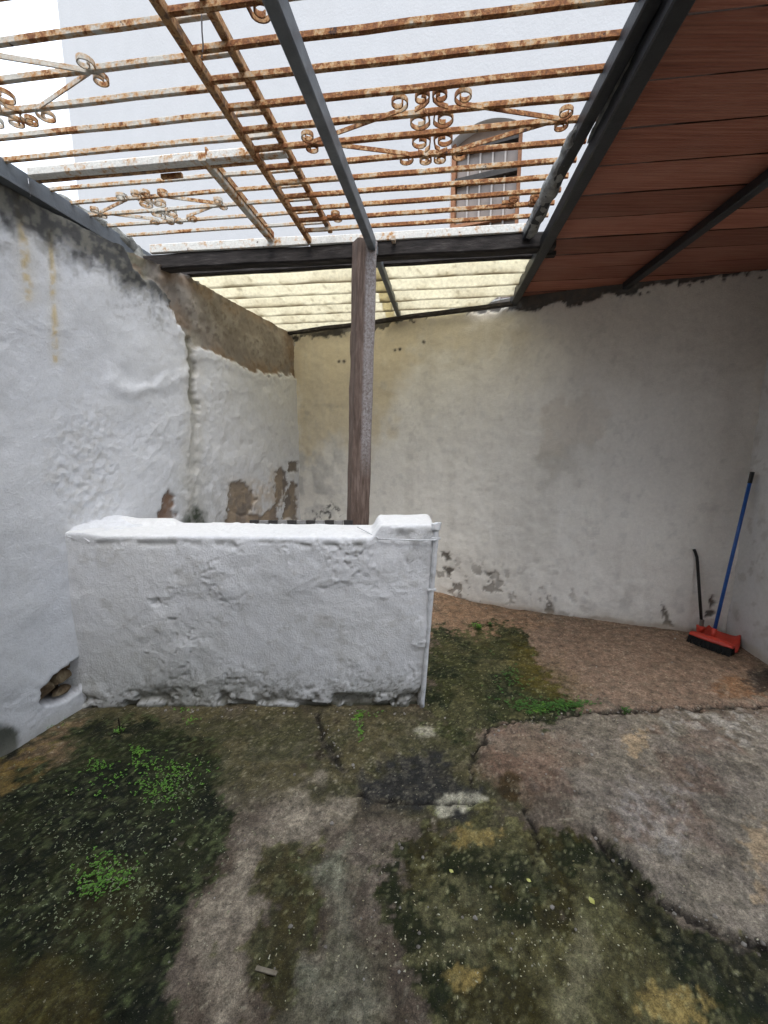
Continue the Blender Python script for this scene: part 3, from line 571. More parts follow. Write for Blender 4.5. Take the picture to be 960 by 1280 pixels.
# ================================================================== NEIGHBOUR HOUSE
def house():
    fd = Vector((.922, -.387, 0)); fn = Vector((-.387, -.922, 0)); O = Vector((1.27, 6.2, 0))      # facade line through O, outward normal fn
    def hit(u_, v_):
        r = ray(u_, v_); tt = (O.dot(fn))/(r.dot(fn)); p = Vector((0, 0, CAMH))+r*tt; return (p-O).dot(fd), p.z
    root = empty('neighbour_house', (O.x, O.y, 0)); tag(root, 'tall plain white house beyond the roof with one arched brown window', 'house')
    W0, W1 = hit(562, 240)[0], hit(650, 240)[0]; zt = hit(606, 150)[1]; zs = zt-.16; zb = 3.35
    L0 = hit(84, 120)[0]; L1 = 7.5; HT = 11.5; DP = .16
    P3 = lambda a, z, d=0: O+fd*a+Vector((0, 0, z))-fn*d
    # facade: panels round the arched opening, one skin with fine grid for stains
    vs = []; fs = []; cols = []
    nA = 14; arch = [(W0+(W1-W0)*i/nA, zs+(zt-zs)*math.sin(math.pi*(i/nA))**.8) for i in range(nA+1)]
    def quadgrid(a0, a1, zlo, zhi, na, nz):
        o = len(vs)
        for i in range(na+1):
            a = a0+(a1-a0)*i/na; lo = zlo(a) if callable(zlo) else zlo
            for j in range(nz+1): vs.append(P3(a, lo+(zhi-lo)*j/nz))
        for i in range(na):
            for j in range(nz): q = o+i*(nz+1)+j; fs.append((q, q+nz+1, q+nz+2, q+1))
    quadgrid(L0, W0, 0, HT, 70, 90); quadgrid(W1, L1, 0, HT, 70, 90); quadgrid(W0, W1, 0, zb, 6, 20)
    az = lambda a: np.interp(a, [p[0] for p in arch], [p[1] for p in arch]); quadgrid(W0, W1, az, HT, nA, 50)
    Vn = np.array([q[:] for q in vs]); u_, v_ = proj(Vn); n2 = fbm(Vn, 1.5, 4, 601); n3 = fbm(Vn, 5, 4, 603)
    C = np.tile(np.array([.455, .463, .47]), (len(Vn), 1)); C = mixc(C, sst(.5, .75, n2)*.25, (.46, .475, .49))
    C = mixc(C, (1-sst(-8, 8, poly_sd(u_+(n3-.5)*40, v_+(n2-.5)*30, [(672, 140), (702, 128), (712, 150), (706, 215), (690, 260), (676, 250), (690, 200), (686, 160)])))*.5, (.50, .50, .49))
    C = mixc(C, sst(.62, .75, n3)*.2, (.46, .465, .47))
    wall = link('wall', mesh_np('wall', Vn, np.array(fs), False, C), 'facade', root)
    m_ = MB(); T = 7.0
    m_.add([P3(L0, 0), P3(L0, HT), P3(L0, HT, T), P3(L0, 0, T)], [(0, 1, 2, 3)]); m_.add([P3(L1, 0), P3(L1, HT), P3(L1, HT, T), P3(L1, 0, T)], [(3, 2, 1, 0)]); m_.add([P3(L0, 0, T), P3(L1, 0, T), P3(L1, HT, T), P3(L0, HT, T)], [(3, 2, 1, 0)])
    ring = [(W0, zb)]+arch+[(W1, zb)]                     # reveal of the opening
    m_.add([P3(*q) for q in ring]+[P3(*q, DP) for q in ring], [(i, i+1, len(ring)+i+1, len(ring)+i) for i in range(len(ring)-1)]+[(len(ring)-1, 0, len(ring), 2*len(ring)-1)])
    me = m_.mesh('side_walls'); o = link('side_walls', me, 'render_white', root)
    rf = MB().add([P3(L0-.25, HT, -.25), P3(L1+.25, HT, -.25), P3(L1+.25, HT, T+.25), P3(L0-.25, HT, T+.25), P3(L0-.25, HT+.08, -.25), P3(L1+.25, HT+.08, -.25), P3(L1+.25, HT+.08, T+.25), P3(L0-.25, HT+.08, T+.25), P3(L0, HT+1.1, T/2), P3(L1, HT+1.1, T/2)],
                  [(0, 1, 5, 4), (2, 3, 7, 6), (0, 4, 7, 3), (1, 2, 6, 5), (4, 5, 9, 8), (6, 7, 8, 9), (4, 8, 7), (5, 6, 9), (0, 3, 2, 1)]).build('roof', 'terracotta', root)
    win = MB().add([P3(*q, DP) for q in ring]+[P3(*q, DP+.04) for q in ring], [tuple(range(len(ring))), tuple(reversed(range(len(ring), 2*len(ring))))]).build('window', 'shutter', root)
    def bar(name, a0, a1, z0, z1, d0, d1, mat):
        return MB().add([P3(a, z, d) for a in (a0, a1) for z in (z0, z1) for d in (d0, d1)], [(0, 1, 3, 2), (4, 6, 7, 5), (0, 4, 5, 1), (2, 3, 7, 6), (0, 2, 6, 4), (1, 5, 7, 3)]).build(name, mat, win)
    fw = .055; d0 = .07
    bar('frame', W0, W0+fw, zb, zs+.02, d0, DP-.003, 'wood_frame'); bar('frame', W1-fw, W1, zb, zs+.02, d0, DP-.003, 'wood_frame'); bar('sill', W0-.06, W1+.06, zb-.07, zb, -.05, DP-.02, 'mortar')
    zmid = hit(608, 215)[1]; ztop = zs-.06
    bar('rail', W0+fw, W1-fw, ztop-.05, ztop, .05, DP-.004, 'rail_dark'); bar('rail', W0+fw, W1-fw, zmid-.035, zmid+.035, .05, DP-.004, 'rail_dark')
    zq = hit(608, 272)[1]; bar('rail', W0+fw, W1-fw, zq-.02, zq+.02, .07, DP-.004, 'wood_frame')
    nC = 5; cw = (W1-W0-2*fw)/nC
    for i in range(1, nC):
        bar('glazing_bar', W0+fw+cw*i-.011, W0+fw+cw*i+.011, zb, ztop-.05, .105, DP-.002, 'glazing_bar')
    for z0, z1 in ((zb, zq-.02), (zq+.02, zmid-.035), (zmid+.035, ztop-.05)):
        for i in range(nC): bar('pane', W0+fw+cw*i+.012, W0+fw+cw*(i+1)-.012, z0+.004, z1-.004, DP-.02, DP-.006, 'pane')
house()

# ================================================================== ADDED HOUSE BEHIND THE VIEWER (unseen; its wall and eave hold back frontal light)
rh = empty('added_shade_house', (0, -1.4, 0)); tag(rh, 'added unseen house behind the viewer whose wall and eave block light from the yard', 'house')
mb = MB()
for x0, x1, z0, z1 in ((-3.4, -.5, 0, 4.4), (.5, 2.6, 0, 4.4), (-.5, .5, 2.1, 4.4)): mb.box(((x0+x1)/2, -1.5, (z0+z1)/2), x1-x0-.001, .25, z1-z0)
mb.build('wall', 'render_white', rh); dr = MB().box((0, -1.56, 1.04), .98, .05, 2.08).build('door', 'wood_frame', rh)
for x in (-.23, .23):
    for z in (.55, 1.45): MB().box((x, -1.53, z), .34, .02, .62).build('panel', 'wood_frame', dr)
lh = MB().box((.40, -1.51, 1.02), .03, .04, .12).build('handle', 'steel_black', dr)
for i in range(8):
    x = -3.2+i*.82; MB().sweep([(x, -1.6, 3.02), (x, SHADE_EAVE, 2.86)], rect(.07, .09)).build('shade_eave_rafter', 'timber_dark', rh)
mb = MB(); vs = []; nx_ = 150
for i in range(nx_+1):
    x = -3.4+i*6.1/nx_
    for y, z in ((-1.6, 3.09), (SHADE_EAVE, 2.935)): vs.append((x, y, z+.014*math.sin(x*2*math.pi/.16)))
mb.add(vs, [(2*i, 2*i+1, 2*i+3, 2*i+2) for i in range(nx_)]); mb.build('shade_eave_sheet', 'terracotta', rh, True)

# ================================================================== ROOF STEEL AND TIMBER
GA = math.atan2(.129, .9917); gd = Vector((math.sin(GA), math.cos(GA), 0)); gl = Vector((math.cos(GA), -math.sin(GA), 0))
def gp(l, d, z): p = gl*l+gd*d; return Vector((p.x, p.y, z))
def gcoord(p): return p.x*gl.x+p.y*gl.y, p.x*gd.x+p.y*gd.y
ZR, ZL = 2.70, 2.728
D_RAIL = 2.284*(ZR-CAMH)                       # row of the cross beam over the post
# steel beam on the left wall
a = atz(0, 212, 2.69); b_ = atz(178, 322, 2.69); e = (b_-a).normalized()
lb = empty('steel_beam', a); tag(lb, 'grey steel beam lying along the mould-blackened top of the left wall', 'beam')
beam('channel', a-e*2.2, b_+e*.06, .062, .085, 'steel_grey', lb, 6, .001)
beam('flange', a-e*2.2+Vector((.005, 0, -.048)), b_+e*.03+Vector((.005, 0, -.048)), .085, .01, 'steel_grey', lb)
def lump(name, pts, r, seed, mat, parent):
    mb = MB(); k = 12; pts = [Vector(p) for p in pts]; fine = []
    for p, q in zip(pts[:-1], pts[1:]):
        for i in range(8): fine.append(p.lerp(q, i/8))
    fine.append(pts[-1]); P = np.array([p[:] for p in fine]); sc = fbm(P, 9, 3, seed); n = len(fine)
    o = mb.sweep(fine, circ(1.0, k)).v; nv = []
    A = np.array(mb.v); 
    for i in range(n):
        env = min(1, .25+min(i, n-1-i)/3); c_ = np.array(fine[i][:]); A[i*k:(i+1)*k] = c_+(A[i*k:(i+1)*k]-c_)*r*(.5+1.1*sc[i])*env
    A += ((fbm(A, 26, 3, seed+4)-.5)*r*1.3)[:, None]*np.array([.5, .5, 1]); mb.v = [tuple(x) for x in A]
    return mb.build(name, mat, parent, True)
lump('mortar', [a+e*.28+Vector((-.02, 0, .03)), a+e*.5+Vector((-.01, 0, .035)), a+e*.75+Vector((0, 0, .03)), b_+e*.02+Vector((0, 0, -.0))], .036, 41, 'mortar_dark', lb)
lump('mortar', [b_-e*.16+Vector((.0, 0, -.06)), b_+Vector((.0, 0, -.055)), b_+e*.12+Vector((.02, 0, -.05))], .06, 43, 'mortar_dark', left)
# timber cross beam on the post
l0 = gcoord(Vector((-1.62, 2.98, 0)))[0]; l1 = gcoord(Vector((.98, 2.62, 0)))[0]
cb = beam('timber_beam', gp(l0, D_RAIL+.05, 2.633), gp(l1, D_RAIL+.05, 2.633), .085, .088, 'timber_dark', None, 14, .004); tag(cb, 'dark weathered timber cross beam carried by the maroon post', 'beam')
DP_ = D_RAIL+.235
pu = beam('timber_purlin', gp(l0+.08, DP_, 2.642), gp(l1+.05, DP_, 2.642), .05, .036, 'timber_dark', None, 12, .003); tag(pu, 'thin dark purlin along the high edge of the corrugated sheet', 'beam')
# grey middle rafter and its continuation to the back wall
pa, pb = atz(344, 0, 2.648), atz(463, 300, 2.648); e = (pb-pa).normalized()
mr_ = beam('steel_rafter', pa-e*2.3, pb+e*.06, .042, .072, 'steel_grey', None, 3); tag(mr_, 'grey box-section steel rafter ending on top of the maroon post', 'beam')
pa, pb = aty(472, 322, 2.86), aty(500, 397, 4.06); e = (pb-pa).normalized()
r2 = beam('steel_rafter', pa-e*.10, pb+e*.05, .034, .05, 'steel_grey', None, 2); tag(r2, 'short grey rafter under the corrugated sheet, from post to stained wall', 'beam')
# black rafter edging the boarded roof, and the one alongside, crusted with mortar
pa, pb = atz(812, 0, 2.675), atz(652, 305, 2.66); e = (pb-pa).normalized()
r3 = empty('steel_rafter', pa); tag(r3, 'dark steel rafter crusted with grey mortar at the edge of the rusty grilles', 'beam'); beam('tube', pa-e*2.3, pb+e*.03, .045, .06, 'steel_black', r3, 2)
q = lambda u_, v_: atz(u_, v_, 2.668)
lump('mortar', [q(722, 160), q(706, 198), q(688, 236), q(672, 270), q(660, 294)], .034, 47, 'mortar', r3)
pa, pb = atz(848, 0, 2.63), atz(643, 375, 2.60); e = (pb-pa).normalized()
r4 = beam('steel_rafter', pa-e*2.3, pb+e*.03, .058, .07, 'steel_black', None, 2); tag(r4, 'wide black rafter along the open edge of the red-brown boarded roof', 'beam')
lump('mortar_bead', [atz(826, 0, 2.67), atz(800, 52, 2.67), atz(770, 108, 2.66), atz(735, 178, 2.66)], .010, 53, 'mortar', r3)
pa5, pb5 = atz(960, 222, 2.62), atz(787, 354, 2.615); e5 = (pb5-pa5).normalized()
r5 = beam('steel_rafter', pa5-e5*2.2, pb5+e5*.05, .05, .05, 'steel_black', None, 2); tag(r5, 'thin black rafter crossing beneath the middle of the red-brown boards', 'beam')

# boarded roof on the right: every board a part
br = empty('boarded_roof', gp(1.0, 3.0, 2.67)); tag(br, 'red-brown boarded roof sloping over the right of the yard', 'roof')
lrow = gcoord(pb)[0]; bw = .2185
e_l = gcoord(pa)[0], gcoord(pa)[1], gcoord(pb)[0], gcoord(pb)[1]
def edge_l(d): return e_l[0]+(e_l[2]-e_l[0])*(d-e_l[1])/(e_l[3]-e_l[1]) - .01
def zroof(d): return 2.672 - .012*(d-1.0)
for i in range(3, 17):
    d0 = .62+bw*i; d1 = d0+bw-.009; jz = random.uniform(-.002, .002); th = .016
    if d0 > 3.8: break
    la, lb_, le = edge_l(d0), edge_l(d1), 2.72
    n = 10; vs = []; tl = random.uniform(-.0015, .0015)
    for k in range(n+1):
        A = gp(la+(le-la)*k/n, d0, zroof(d0)+jz+random.uniform(-.0015, .0015)); B = gp(lb_+(le-lb_)*k/n, d1, zroof(d1)+jz+random.uniform(-.0015, .0015))
        vs += [A, B, B+Vector((0, 0, th)), A+Vector((0, 0, th))]
    fs = [(0, 1, 2, 3), tuple(4*n+x for x in (3, 2, 1, 0))]
    for k in range(n):
        for x in range(4): fs.append((4*k+x, 4*k+(x+1) % 4, 4*k+4+(x+1) % 4, 4*k+4+x))
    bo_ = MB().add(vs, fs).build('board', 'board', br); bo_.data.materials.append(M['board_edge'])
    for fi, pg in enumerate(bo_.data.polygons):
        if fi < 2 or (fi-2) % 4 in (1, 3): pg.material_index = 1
beam('backing_sheet', gp(1.78, 1.29, 2.704), gp(1.78, 3.9, 2.672), 1.86, .012, 'steel_black', br)

# corrugated sheets over the back left
cr_ = empty('corrugated_roof', gp(0, 3.2, 2.62)); tag(cr_, 'cream translucent corrugated sheeting between timber purlin and back wall', 'roof')
def sheet(l_a, l_b, dz, seed):
    dd = dense(0, 1, .012); ll = dense(l_a, l_b, .02); L, Dm = np.meshgrid(ll, dd, indexing='ij'); Ls, Ds = L.ravel(), Dm.ravel(); L0_ = Ls.copy()
    dfar = 4.62-.30*(Ls+1.3)*.97                       # ends over the back wall
    dfar = np.interp(Ls, [-1.9, -1.3, -.4, .6, 1.0], [4.55, 4.46, 4.18, 3.82, 3.66])
    d0 = DP_+.03; d = d0+(dfar-d0)*Ds
    if l_b > .9: Ls = l_a+(Ls-l_a)*(edge_l(d)+.012-l_a)/(l_b-l_a)
    z = 2.655-(2.655-2.575)*np.clip((d-d0)/1.2, 0, 1.3) + 0.03*np.sin(2*math.pi*(d-d0)/.2-1.2) + dz
    P = np.stack([gl.x*Ls+gd.x*d, gl.y*Ls+gd.y*d, z], 1); P[:, 2] += (fbm(P, 3, 3, seed)-.5)*.014
    n2, n3 = fbm(P, 7, 4, seed+2), fbm(P, 40, 4, seed+3)
    C = np.tile(np.array([.93, .885, .74]), (len(P), 1)); C = mixc(C, sst(.45, .7, n2)*.4, (.80, .74, .60))
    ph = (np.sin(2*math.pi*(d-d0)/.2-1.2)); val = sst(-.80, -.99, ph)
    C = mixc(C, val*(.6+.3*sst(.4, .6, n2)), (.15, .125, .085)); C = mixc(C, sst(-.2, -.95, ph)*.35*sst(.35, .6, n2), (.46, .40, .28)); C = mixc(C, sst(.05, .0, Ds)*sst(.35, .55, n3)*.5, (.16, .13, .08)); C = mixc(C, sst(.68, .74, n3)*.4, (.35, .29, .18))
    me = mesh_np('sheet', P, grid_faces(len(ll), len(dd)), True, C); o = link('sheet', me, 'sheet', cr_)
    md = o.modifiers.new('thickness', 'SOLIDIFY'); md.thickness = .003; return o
sheet(-1.95, -.42, 0, 701); sheet(-.50, 1.02, .006, 711)
ww = beam('wall_plate', Vector((-.95, 4.40, 2.535)), Vector((1.03, 3.62, 2.575)), .05, .03, 'timber_dark', cr_, 10, .006)

# maroon post behind the low wall
pt, pbm = aty(456, 303, 2.78), aty(446, 700, 2.78)
ax = (pt-pbm).normalized(); foot_ = pbm-ax*(pbm.z/ax.z)
po = MB(); rz = math.radians(24); s_ = .128
bm = bmesh.new(); rows = []; Pn = []
for i in range(61):
    tt = i/60*pt.z; c_ = foot_
    for (x, y) in rect(s_, s_*.82, .10): Pn.append((c_.x+x*math.cos(rz)-y*math.sin(rz), c_.y+x*math.sin(rz)+y*math.cos(rz), tt))
Pn = np.array(Pn); Pn[:, :2] += ((fbm(Pn*np.array([1, 1, .4]), 18, 3, 801)-.5)*.014)[:, None]
Pn -= np.array([foot_.x, foot_.y, 0])
k = 8; fs = [(i*k+j, i*k+(j+1) % k, (i+1)*k+(j+1) % k, (i+1)*k+j) for i in range(60) for j in range(k)]+[tuple(range(k)), tuple(60*k+j for j in reversed(range(k)))]
post = MB().add(Pn.tolist(), fs).build('wooden_post', 'post'); post.location = (foot_.x, foot_.y, 0); post.rotation_mode = 'QUATERNION'; post.rotation_quaternion = Vector((0, 0, 1)).rotation_difference(ax); tag(post, 'square maroon timber post, paint worn to grey, standing behind the low wall', 'post')

# ================================================================== WROUGHT-IRON GRILLES
def grille_bar(name, l_a, l_b, d, z, w_, h_, mat, parent, n=8, j=.0016, skew=0.0):
    return beam(name, gp(l_a, d, z), gp(l_b, d+skew, z), w_, h_, mat, parent, n, j, .15)
def rail_d(name, l_a, d_a, l_b, d_b, z, w_, h_, mat, parent): return beam(name, gp(l_a, d_a, z), gp(l_b, d_b, z), w_, h_, mat, parent, 6, .001, .12)
def pl(u_, v_, z): return gcoord(atz(u_, v_, z))
STRIP = rect(.0045, .017, .2)
def curl(B, e_, sg, r, turns, n=26, shrink=.62):
    nx_, ny_ = -e_[1]*sg, e_[0]*sg; cx, cy = B[0]+nx_*r, B[1]+ny_*r; out = []
    for i in range(1, n+1):
        s__ = i/n; an = sg*2*math.pi*turns*s__; rr = r*(1-shrink*s__); x, y = -nx_, -ny_
        out.append((cx+rr*(x*math.cos(an)-y*math.sin(an)), cy+rr*(x*math.sin(an)+y*math.cos(an))))
    return out
def strip(name, pts2, z, o, mat, parent, sc=1.0, prof=STRIP):
    return MB().sweep([gp(o[0]+x*sc, o[1]+y*sc, z+random.uniform(-.0003, .0003)) for x, y in pts2], prof).build(name, mat, parent)
def brace(A, B, sA, sB, rA, rB, tA=1.25, tB=1.25):
    ex, ey = B[0]-A[0], B[1]-A[1]; ln = math.hypot(ex, ey); ex /= ln; ey /= ln
    a_ = list(reversed(curl(A, (-ex, -ey), sA, rA, tA))) if rA else []
    b2 = curl(B, (ex, ey), sB, rB, tB) if rB else []
    mid = [(A[0]+(B[0]-A[0])*k_/6, A[1]+(B[1]-A[1])*k_/6) for k_ in range(7)]
    return a_+mid+b2
def ornament(o, L, D, z, mat, parent, sc=1.0):
    for sx in (-1, 1):
        for sy in (-1, 1):
            T = (sx*L, -sy*.004); Mx = (sx*.105, sy*D)
            strip('scroll_brace', brace(T, Mx, -sx*sy, -sx*sy, .030*sc, .036*sc), z+.001*sy, o, mat, parent)
            g_ = curl((sx*.004, sy*.058*sc), (0, -sy), sx*sy, .043*sc, 1.30); strip('scroll', [(sx*.03, sy*.112*sc), (sx*.012, sy*.095*sc)]+g_, z, o, mat, parent)
            g_ = curl((sx*.004, sy*(D+.045*sc)), (0, sy), -sx*sy, .029*sc, 1.25); strip('scroll', [(sx*.06*sc, sy*(D-.01)), (sx*.022*sc, sy*(D+.012*sc)), (sx*.008, sy*(D+.03*sc))]+g_, z, o, mat, parent)
# right-hand grille: from the brown stile to the mortar-crusted rafter
S1a, S1b = pl(200, 0, ZR), pl(388, 302, ZR); S2a, S2b = pl(258, 0, ZL), pl(413, 288, ZL)
def on(Sa, Sb, d): return Sa[0]+(Sb[0]-Sa[0])*(d-Sa[1])/(Sb[1]-Sa[1])
Ra, Rb = pl(808, 0, ZR), pl(668, 290, ZR)
gr = empty('iron_grille', gp(.2, 2.0, ZR)); tag(gr, 'wide heavily rusted iron grille over the yard with a scrolled diamond ornament', 'grille')
rd_ = [2.284-.0975*i for i in range(0, 22)]
for i, s__ in enumerate(rd_):
    if i == 0: continue
    d = s__*(ZR-CAMH); grille_bar('bar', on(S1a, S1b, d)-.0, on(Ra, Rb, d)+.03, d+random.uniform(-.004, .004), ZR, .016, .0205, 'rust_heavy', gr, 10, .0012, random.uniform(-.004, .004))
rail_d('stile', S1b[0], S1b[1], S1a[0]-.0, S1a[1]-.9, ZR-.002, .026, .034, 'rust_brown', gr)
beam('edge_angle', gp(on(S1a, S1b, D_RAIL)-.0, D_RAIL+.01, 2.696), gp(gcoord(Vector((.86, 2.66, 0)))[0], D_RAIL+.01, 2.696), .03, .045, 'rust_light', gr, 10, .001)
oc = pl(540, 162, ZR); ornament((oc[0], oc[1]), .50, .125, ZR-.004, 'rust_heavy', gr)
def pair(u_, v_, z, r, mat, parent, sx):
    o = pl(u_, v_, z)
    for sy in (-1, 1): strip('scroll', [(-sx*.05, -sy*.004), (0, -sy*.002)]+curl((0, 0), (sx, 0), sx*sy*sx, r, 1.3), z-.002, o, mat, parent)
pair(420, 270, ZR, .028, 'rust_heavy', gr, 1); pair(640, 252, ZR, .028, 'rust_heavy', gr, 1); pair(668, 250, ZR, .028, 'rust_heavy', gr, -1)
o = pl(312, 12, ZR); strip('scroll', [(0, -.03)]+curl((0, 0), (0, 1), -1, .034, 1.35), ZR-.004, o, 'rust_brown', gr)
mb_ = atz(492, 301, 2.66); MB().box(gp(*gcoord(mb_), 2.666), .022, .05, .022, -GA).build('bracket', 'rust_cream', gr)
# near left grille
gn = empty('iron_grille', gp(-1.2, 1.7, ZL)); tag(gn, 'cream painted iron grille with thick cross rail, ornament touching the left beam', 'grille')
dn = ZL-CAMH
for i in range(0, 13):
    s__ = 1.536-.1015*i; d = s__*dn; grille_bar('bar', gcoord(Vector((LX(d)-.05, d, 0)))[0], on(S2a, S2b, d), d, ZL, .016, .0205, 'rust_cream', gn, 10, .0012)
dc = 1.613*dn; grille_bar('cross_rail', gcoord(Vector((LX(dc)+.13, dc+.2, 0)))[0], on(S2a, S2b, dc), dc, ZL-.006, .04, .04, 'rust_light', gn, 8, .0006); grille_bar('rail_lip', gcoord(Vector((LX(dc)+.13, dc+.2, 0)))[0], on(S1a, S1b, dc), dc+.03, ZL-.02, .02, .012, 'rust_brown', gn, 8, .0006)
rail_d('stile', S2b[0], S2b[1], on(S2a, S2b, .2), .2, ZL-.001, .026, .03, 'rust_brown', gn)
tipR = pl(122, 86, ZL); ornament((tipR[0]-.47, tipR[1]+.0), .46, .125, ZL-.004, 'rust_cream', gn)
hl = pl(150+180-150+2, 206, ZL); hg = pl(214, 209, ZL)
beam('hinge', gp(hg[0]-.05, hg[1]-.0, ZL-.036), gp(hg[0]+.05, hg[1], ZL-.036), .018, .018, 'rust_brown', gn, 1)
# far left grille
gf = empty('iron_grille', gp(-1.1, 2.5, ZL)); tag(gf, 'pale iron grille with small scrolled diamond, between cross rail and timber beam', 'grille')
T1a, T1b = pl(252, 192, ZL), pl(338, 296, ZL)
for i in range(0, 6):
    s__ = 1.721+.0985*i; d = s__*dn
    if d > D_RAIL-.04: break
    grille_bar('bar', gcoord(Vector((LX(d)+.0, d+.1, 0)))[0]-.02, on(S2a, S2b, d)-.0, d, ZL-.001, .014, .017, 'rust_cream', gf, 8, .001)
rail_d('stile', T1a[0], T1a[1], T1b[0], T1b[1], ZL-.012, .036, .03, 'rust_cream', gf); rail_d('stile_lip', T1a[0]+.02, T1a[1], T1b[0]+.02, T1b[1], ZL+.01, .008, .03, 'rust_brown', gf)
beam('edge_angle', gp(gcoord(Vector((-1.50, 2.93, 0)))[0], D_RAIL+.008, 2.705), gp(on(S1a, S1b, D_RAIL)-.012, D_RAIL+.008, 2.70), .03, .05, 'rust_light', gf, 8, .001)
oc = pl(198, 259, ZL); ornament((oc[0], oc[1]), .36, .10, ZL-.004, 'rust_cream', gf, .85)
# wires on the grilles
pw = [atz(252, 18, 2.70), atz(252.5, 40, 2.69), atz(254, 58, 2.685), atz(252, 72, 2.70)]
tag(MB().sweep(pw, circ(.0022, 6)).build('hanging_wire', 'wire'), 'thin pale wire looped between the two rusted brown stiles', 'wire')
pw = [atz(35, 223, 2.70), atz(36, 230, 2.66), atz(38, 243, 2.63), atz(37, 252, 2.66)]
tag(MB().sweep(pw, circ(.0016, 6)).build('hanging_wire', 'wire'), 'fine wire loop hanging from the grey beam on the left wall', 'wire')

# ================================================================== LOW WALL FITTINGS
pp = [Vector((.216, 2.205, -.01)), Vector((.231, 2.203, .25)), Vector((.249, 2.20, .55)), Vector((.264, 2.197, .80)), Vector((.276, 2.196, 1.0)), Vector((.279, 2.20, 1.055))]
fin = []
for p, q_ in zip(pp[:-1], pp[1:]):
    for i in range(6): fin.append(p.lerp(q_, i/6)+Vector((random.uniform(-.0015, .0015), 0, 0)))
fin.append(pp[-1])
pipe = empty('whitewashed_pipe', pp[0]); tag(pipe, 'whitewashed pipe running up the free end of the low wall', 'pipe')
MB().sweep(fin, circ(.0145, 10), up=Vector((0, 1, 0))).build('tube', 'white_pipe', pipe, True)
for zc, xx in ((.70, .259), (.985, .275)): MB().sweep([(xx-.022, 2.196, zc), (xx, 2.19, zc+.002), (xx+.020, 2.2, zc)], rect(.02, .012)).build('clip', 'white_pipe', pipe)
lump('cap', [(.276, 2.20, 1.03), (.278, 2.205, 1.055), (.279, 2.21, 1.075)], .024, 61, 'white_pipe', pipe)
wr = [Vector((-.15, 2.36, 1.012)), Vector((-.04, 2.205, .992)), Vector((-.03, 2.185, .985)), Vector((.1, 2.178, .982)), Vector((.2, 2.175, .980)), Vector((.27, 2.178, .98)), Vector((.29, 2.19, .984))]
tag(MB().sweep(wr, circ(.0032, 6)).build('tie_wire', 'white_pipe', None, True), 'thin painted wire tied round the raised block of the low wall', 'wire')
te = empty('tile_edging', (-.5, 2.55, 1.0)); tag(te, 'row of dark and pale tile stubs along the rear of the low wall', 'edging')
for i in range(11):
    xx = -.80+i*.058; MB().box((xx, 2.572, .975+random.uniform(-.002, .003)), .055, .02, .07).build('tile', 'tile_dark' if i % 2 == 0 else 'tile_pale', te)

# ================================================================== BROOM AND DUSTPAN
A = atz(862, 799, .0); B = atz(916, 818, .0); hx = (B-A).normalized(); hn = Vector((hx.y, -hx.x, 0)); hn = hn if hn.y < 0 else -hn; hc = (A+B)/2; HL = (B-A).length
top_ = aty(940.5, 590, 3.0); gz0 = gz(hc.x, hc.y)
broom = empty('broom', (hc.x, hc.y, gz0)); tag(broom, 'broom with blue handle and red head leaning in the corner', 'broom')
sock = Vector((hc.x, hc.y, gz0+.085))-hn*.02; ed = (top_-sock).normalized()
MB().sweep([sock, sock.lerp(top_, .5), top_-ed*.075], circ(.0115, 14)).build('handle', 'blue', broom, True)
MB().sweep([top_-ed*.08, top_-ed*.07, top_-ed*.02, top_-ed*.006, top_], [(x, y) for x, y in circ(.0135, 14)]).build('handle_cap', 'black', broom, True)
MB().sweep([sock-ed*.015, sock+ed*.02, sock+ed*.06], circ(.0165, 14)).build('socket', 'red', broom, True)
hd = MB(); nseg = 12; vs = []; prof = [(-.030, .0), (.026, .0), (.030, .010), (.022, .026), (.006, .036), (-.008, .036), (-.024, .026), (-.032, .010)]
for i in range(nseg+1):
    s__ = i/nseg*2-1; c_ = Vector((hc.x, hc.y, gz0+.052))+hx*(s__*HL/2); k_ = (1-.35*abs(s__)**4)
    for a_, b2 in prof: vs.append(c_+hn*a_*k_+Vector((0, 0, b2*k_)))
k = 8; hd.add(vs, [(i*k+j, i*k+(j+1) % k, (i+1)*k+(j+1) % k, (i+1)*k+j) for i in range(nseg) for j in range(k)]+[tuple(range(k)), tuple(nseg*k+j for j in reversed(range(k)))]); hd.build('head', 'red', broom, False)
bz = MB()
for i in range(46):
    for j in range(4):
        c_ = Vector((hc.x, hc.y, 0))+hx*((i/45-.5)*HL*.97)+hn*(-.018+.013*j); e2 = c_+hn*(.012*(j-1)+random.uniform(-.006, .008))+hx*random.uniform(-.004, .004)
        bz.sweep([Vector((c_.x, c_.y, gz0+.055)), Vector((e2.x, e2.y, gz0-.002+random.uniform(0, .006)))], [(-.0036, -.0036), (.0036, -.0036), (.0036, .0036), (-.0036, .0036)])
bo = bz.build('bristles', 'bristle', broom); bo['kind'] = 'stuff'
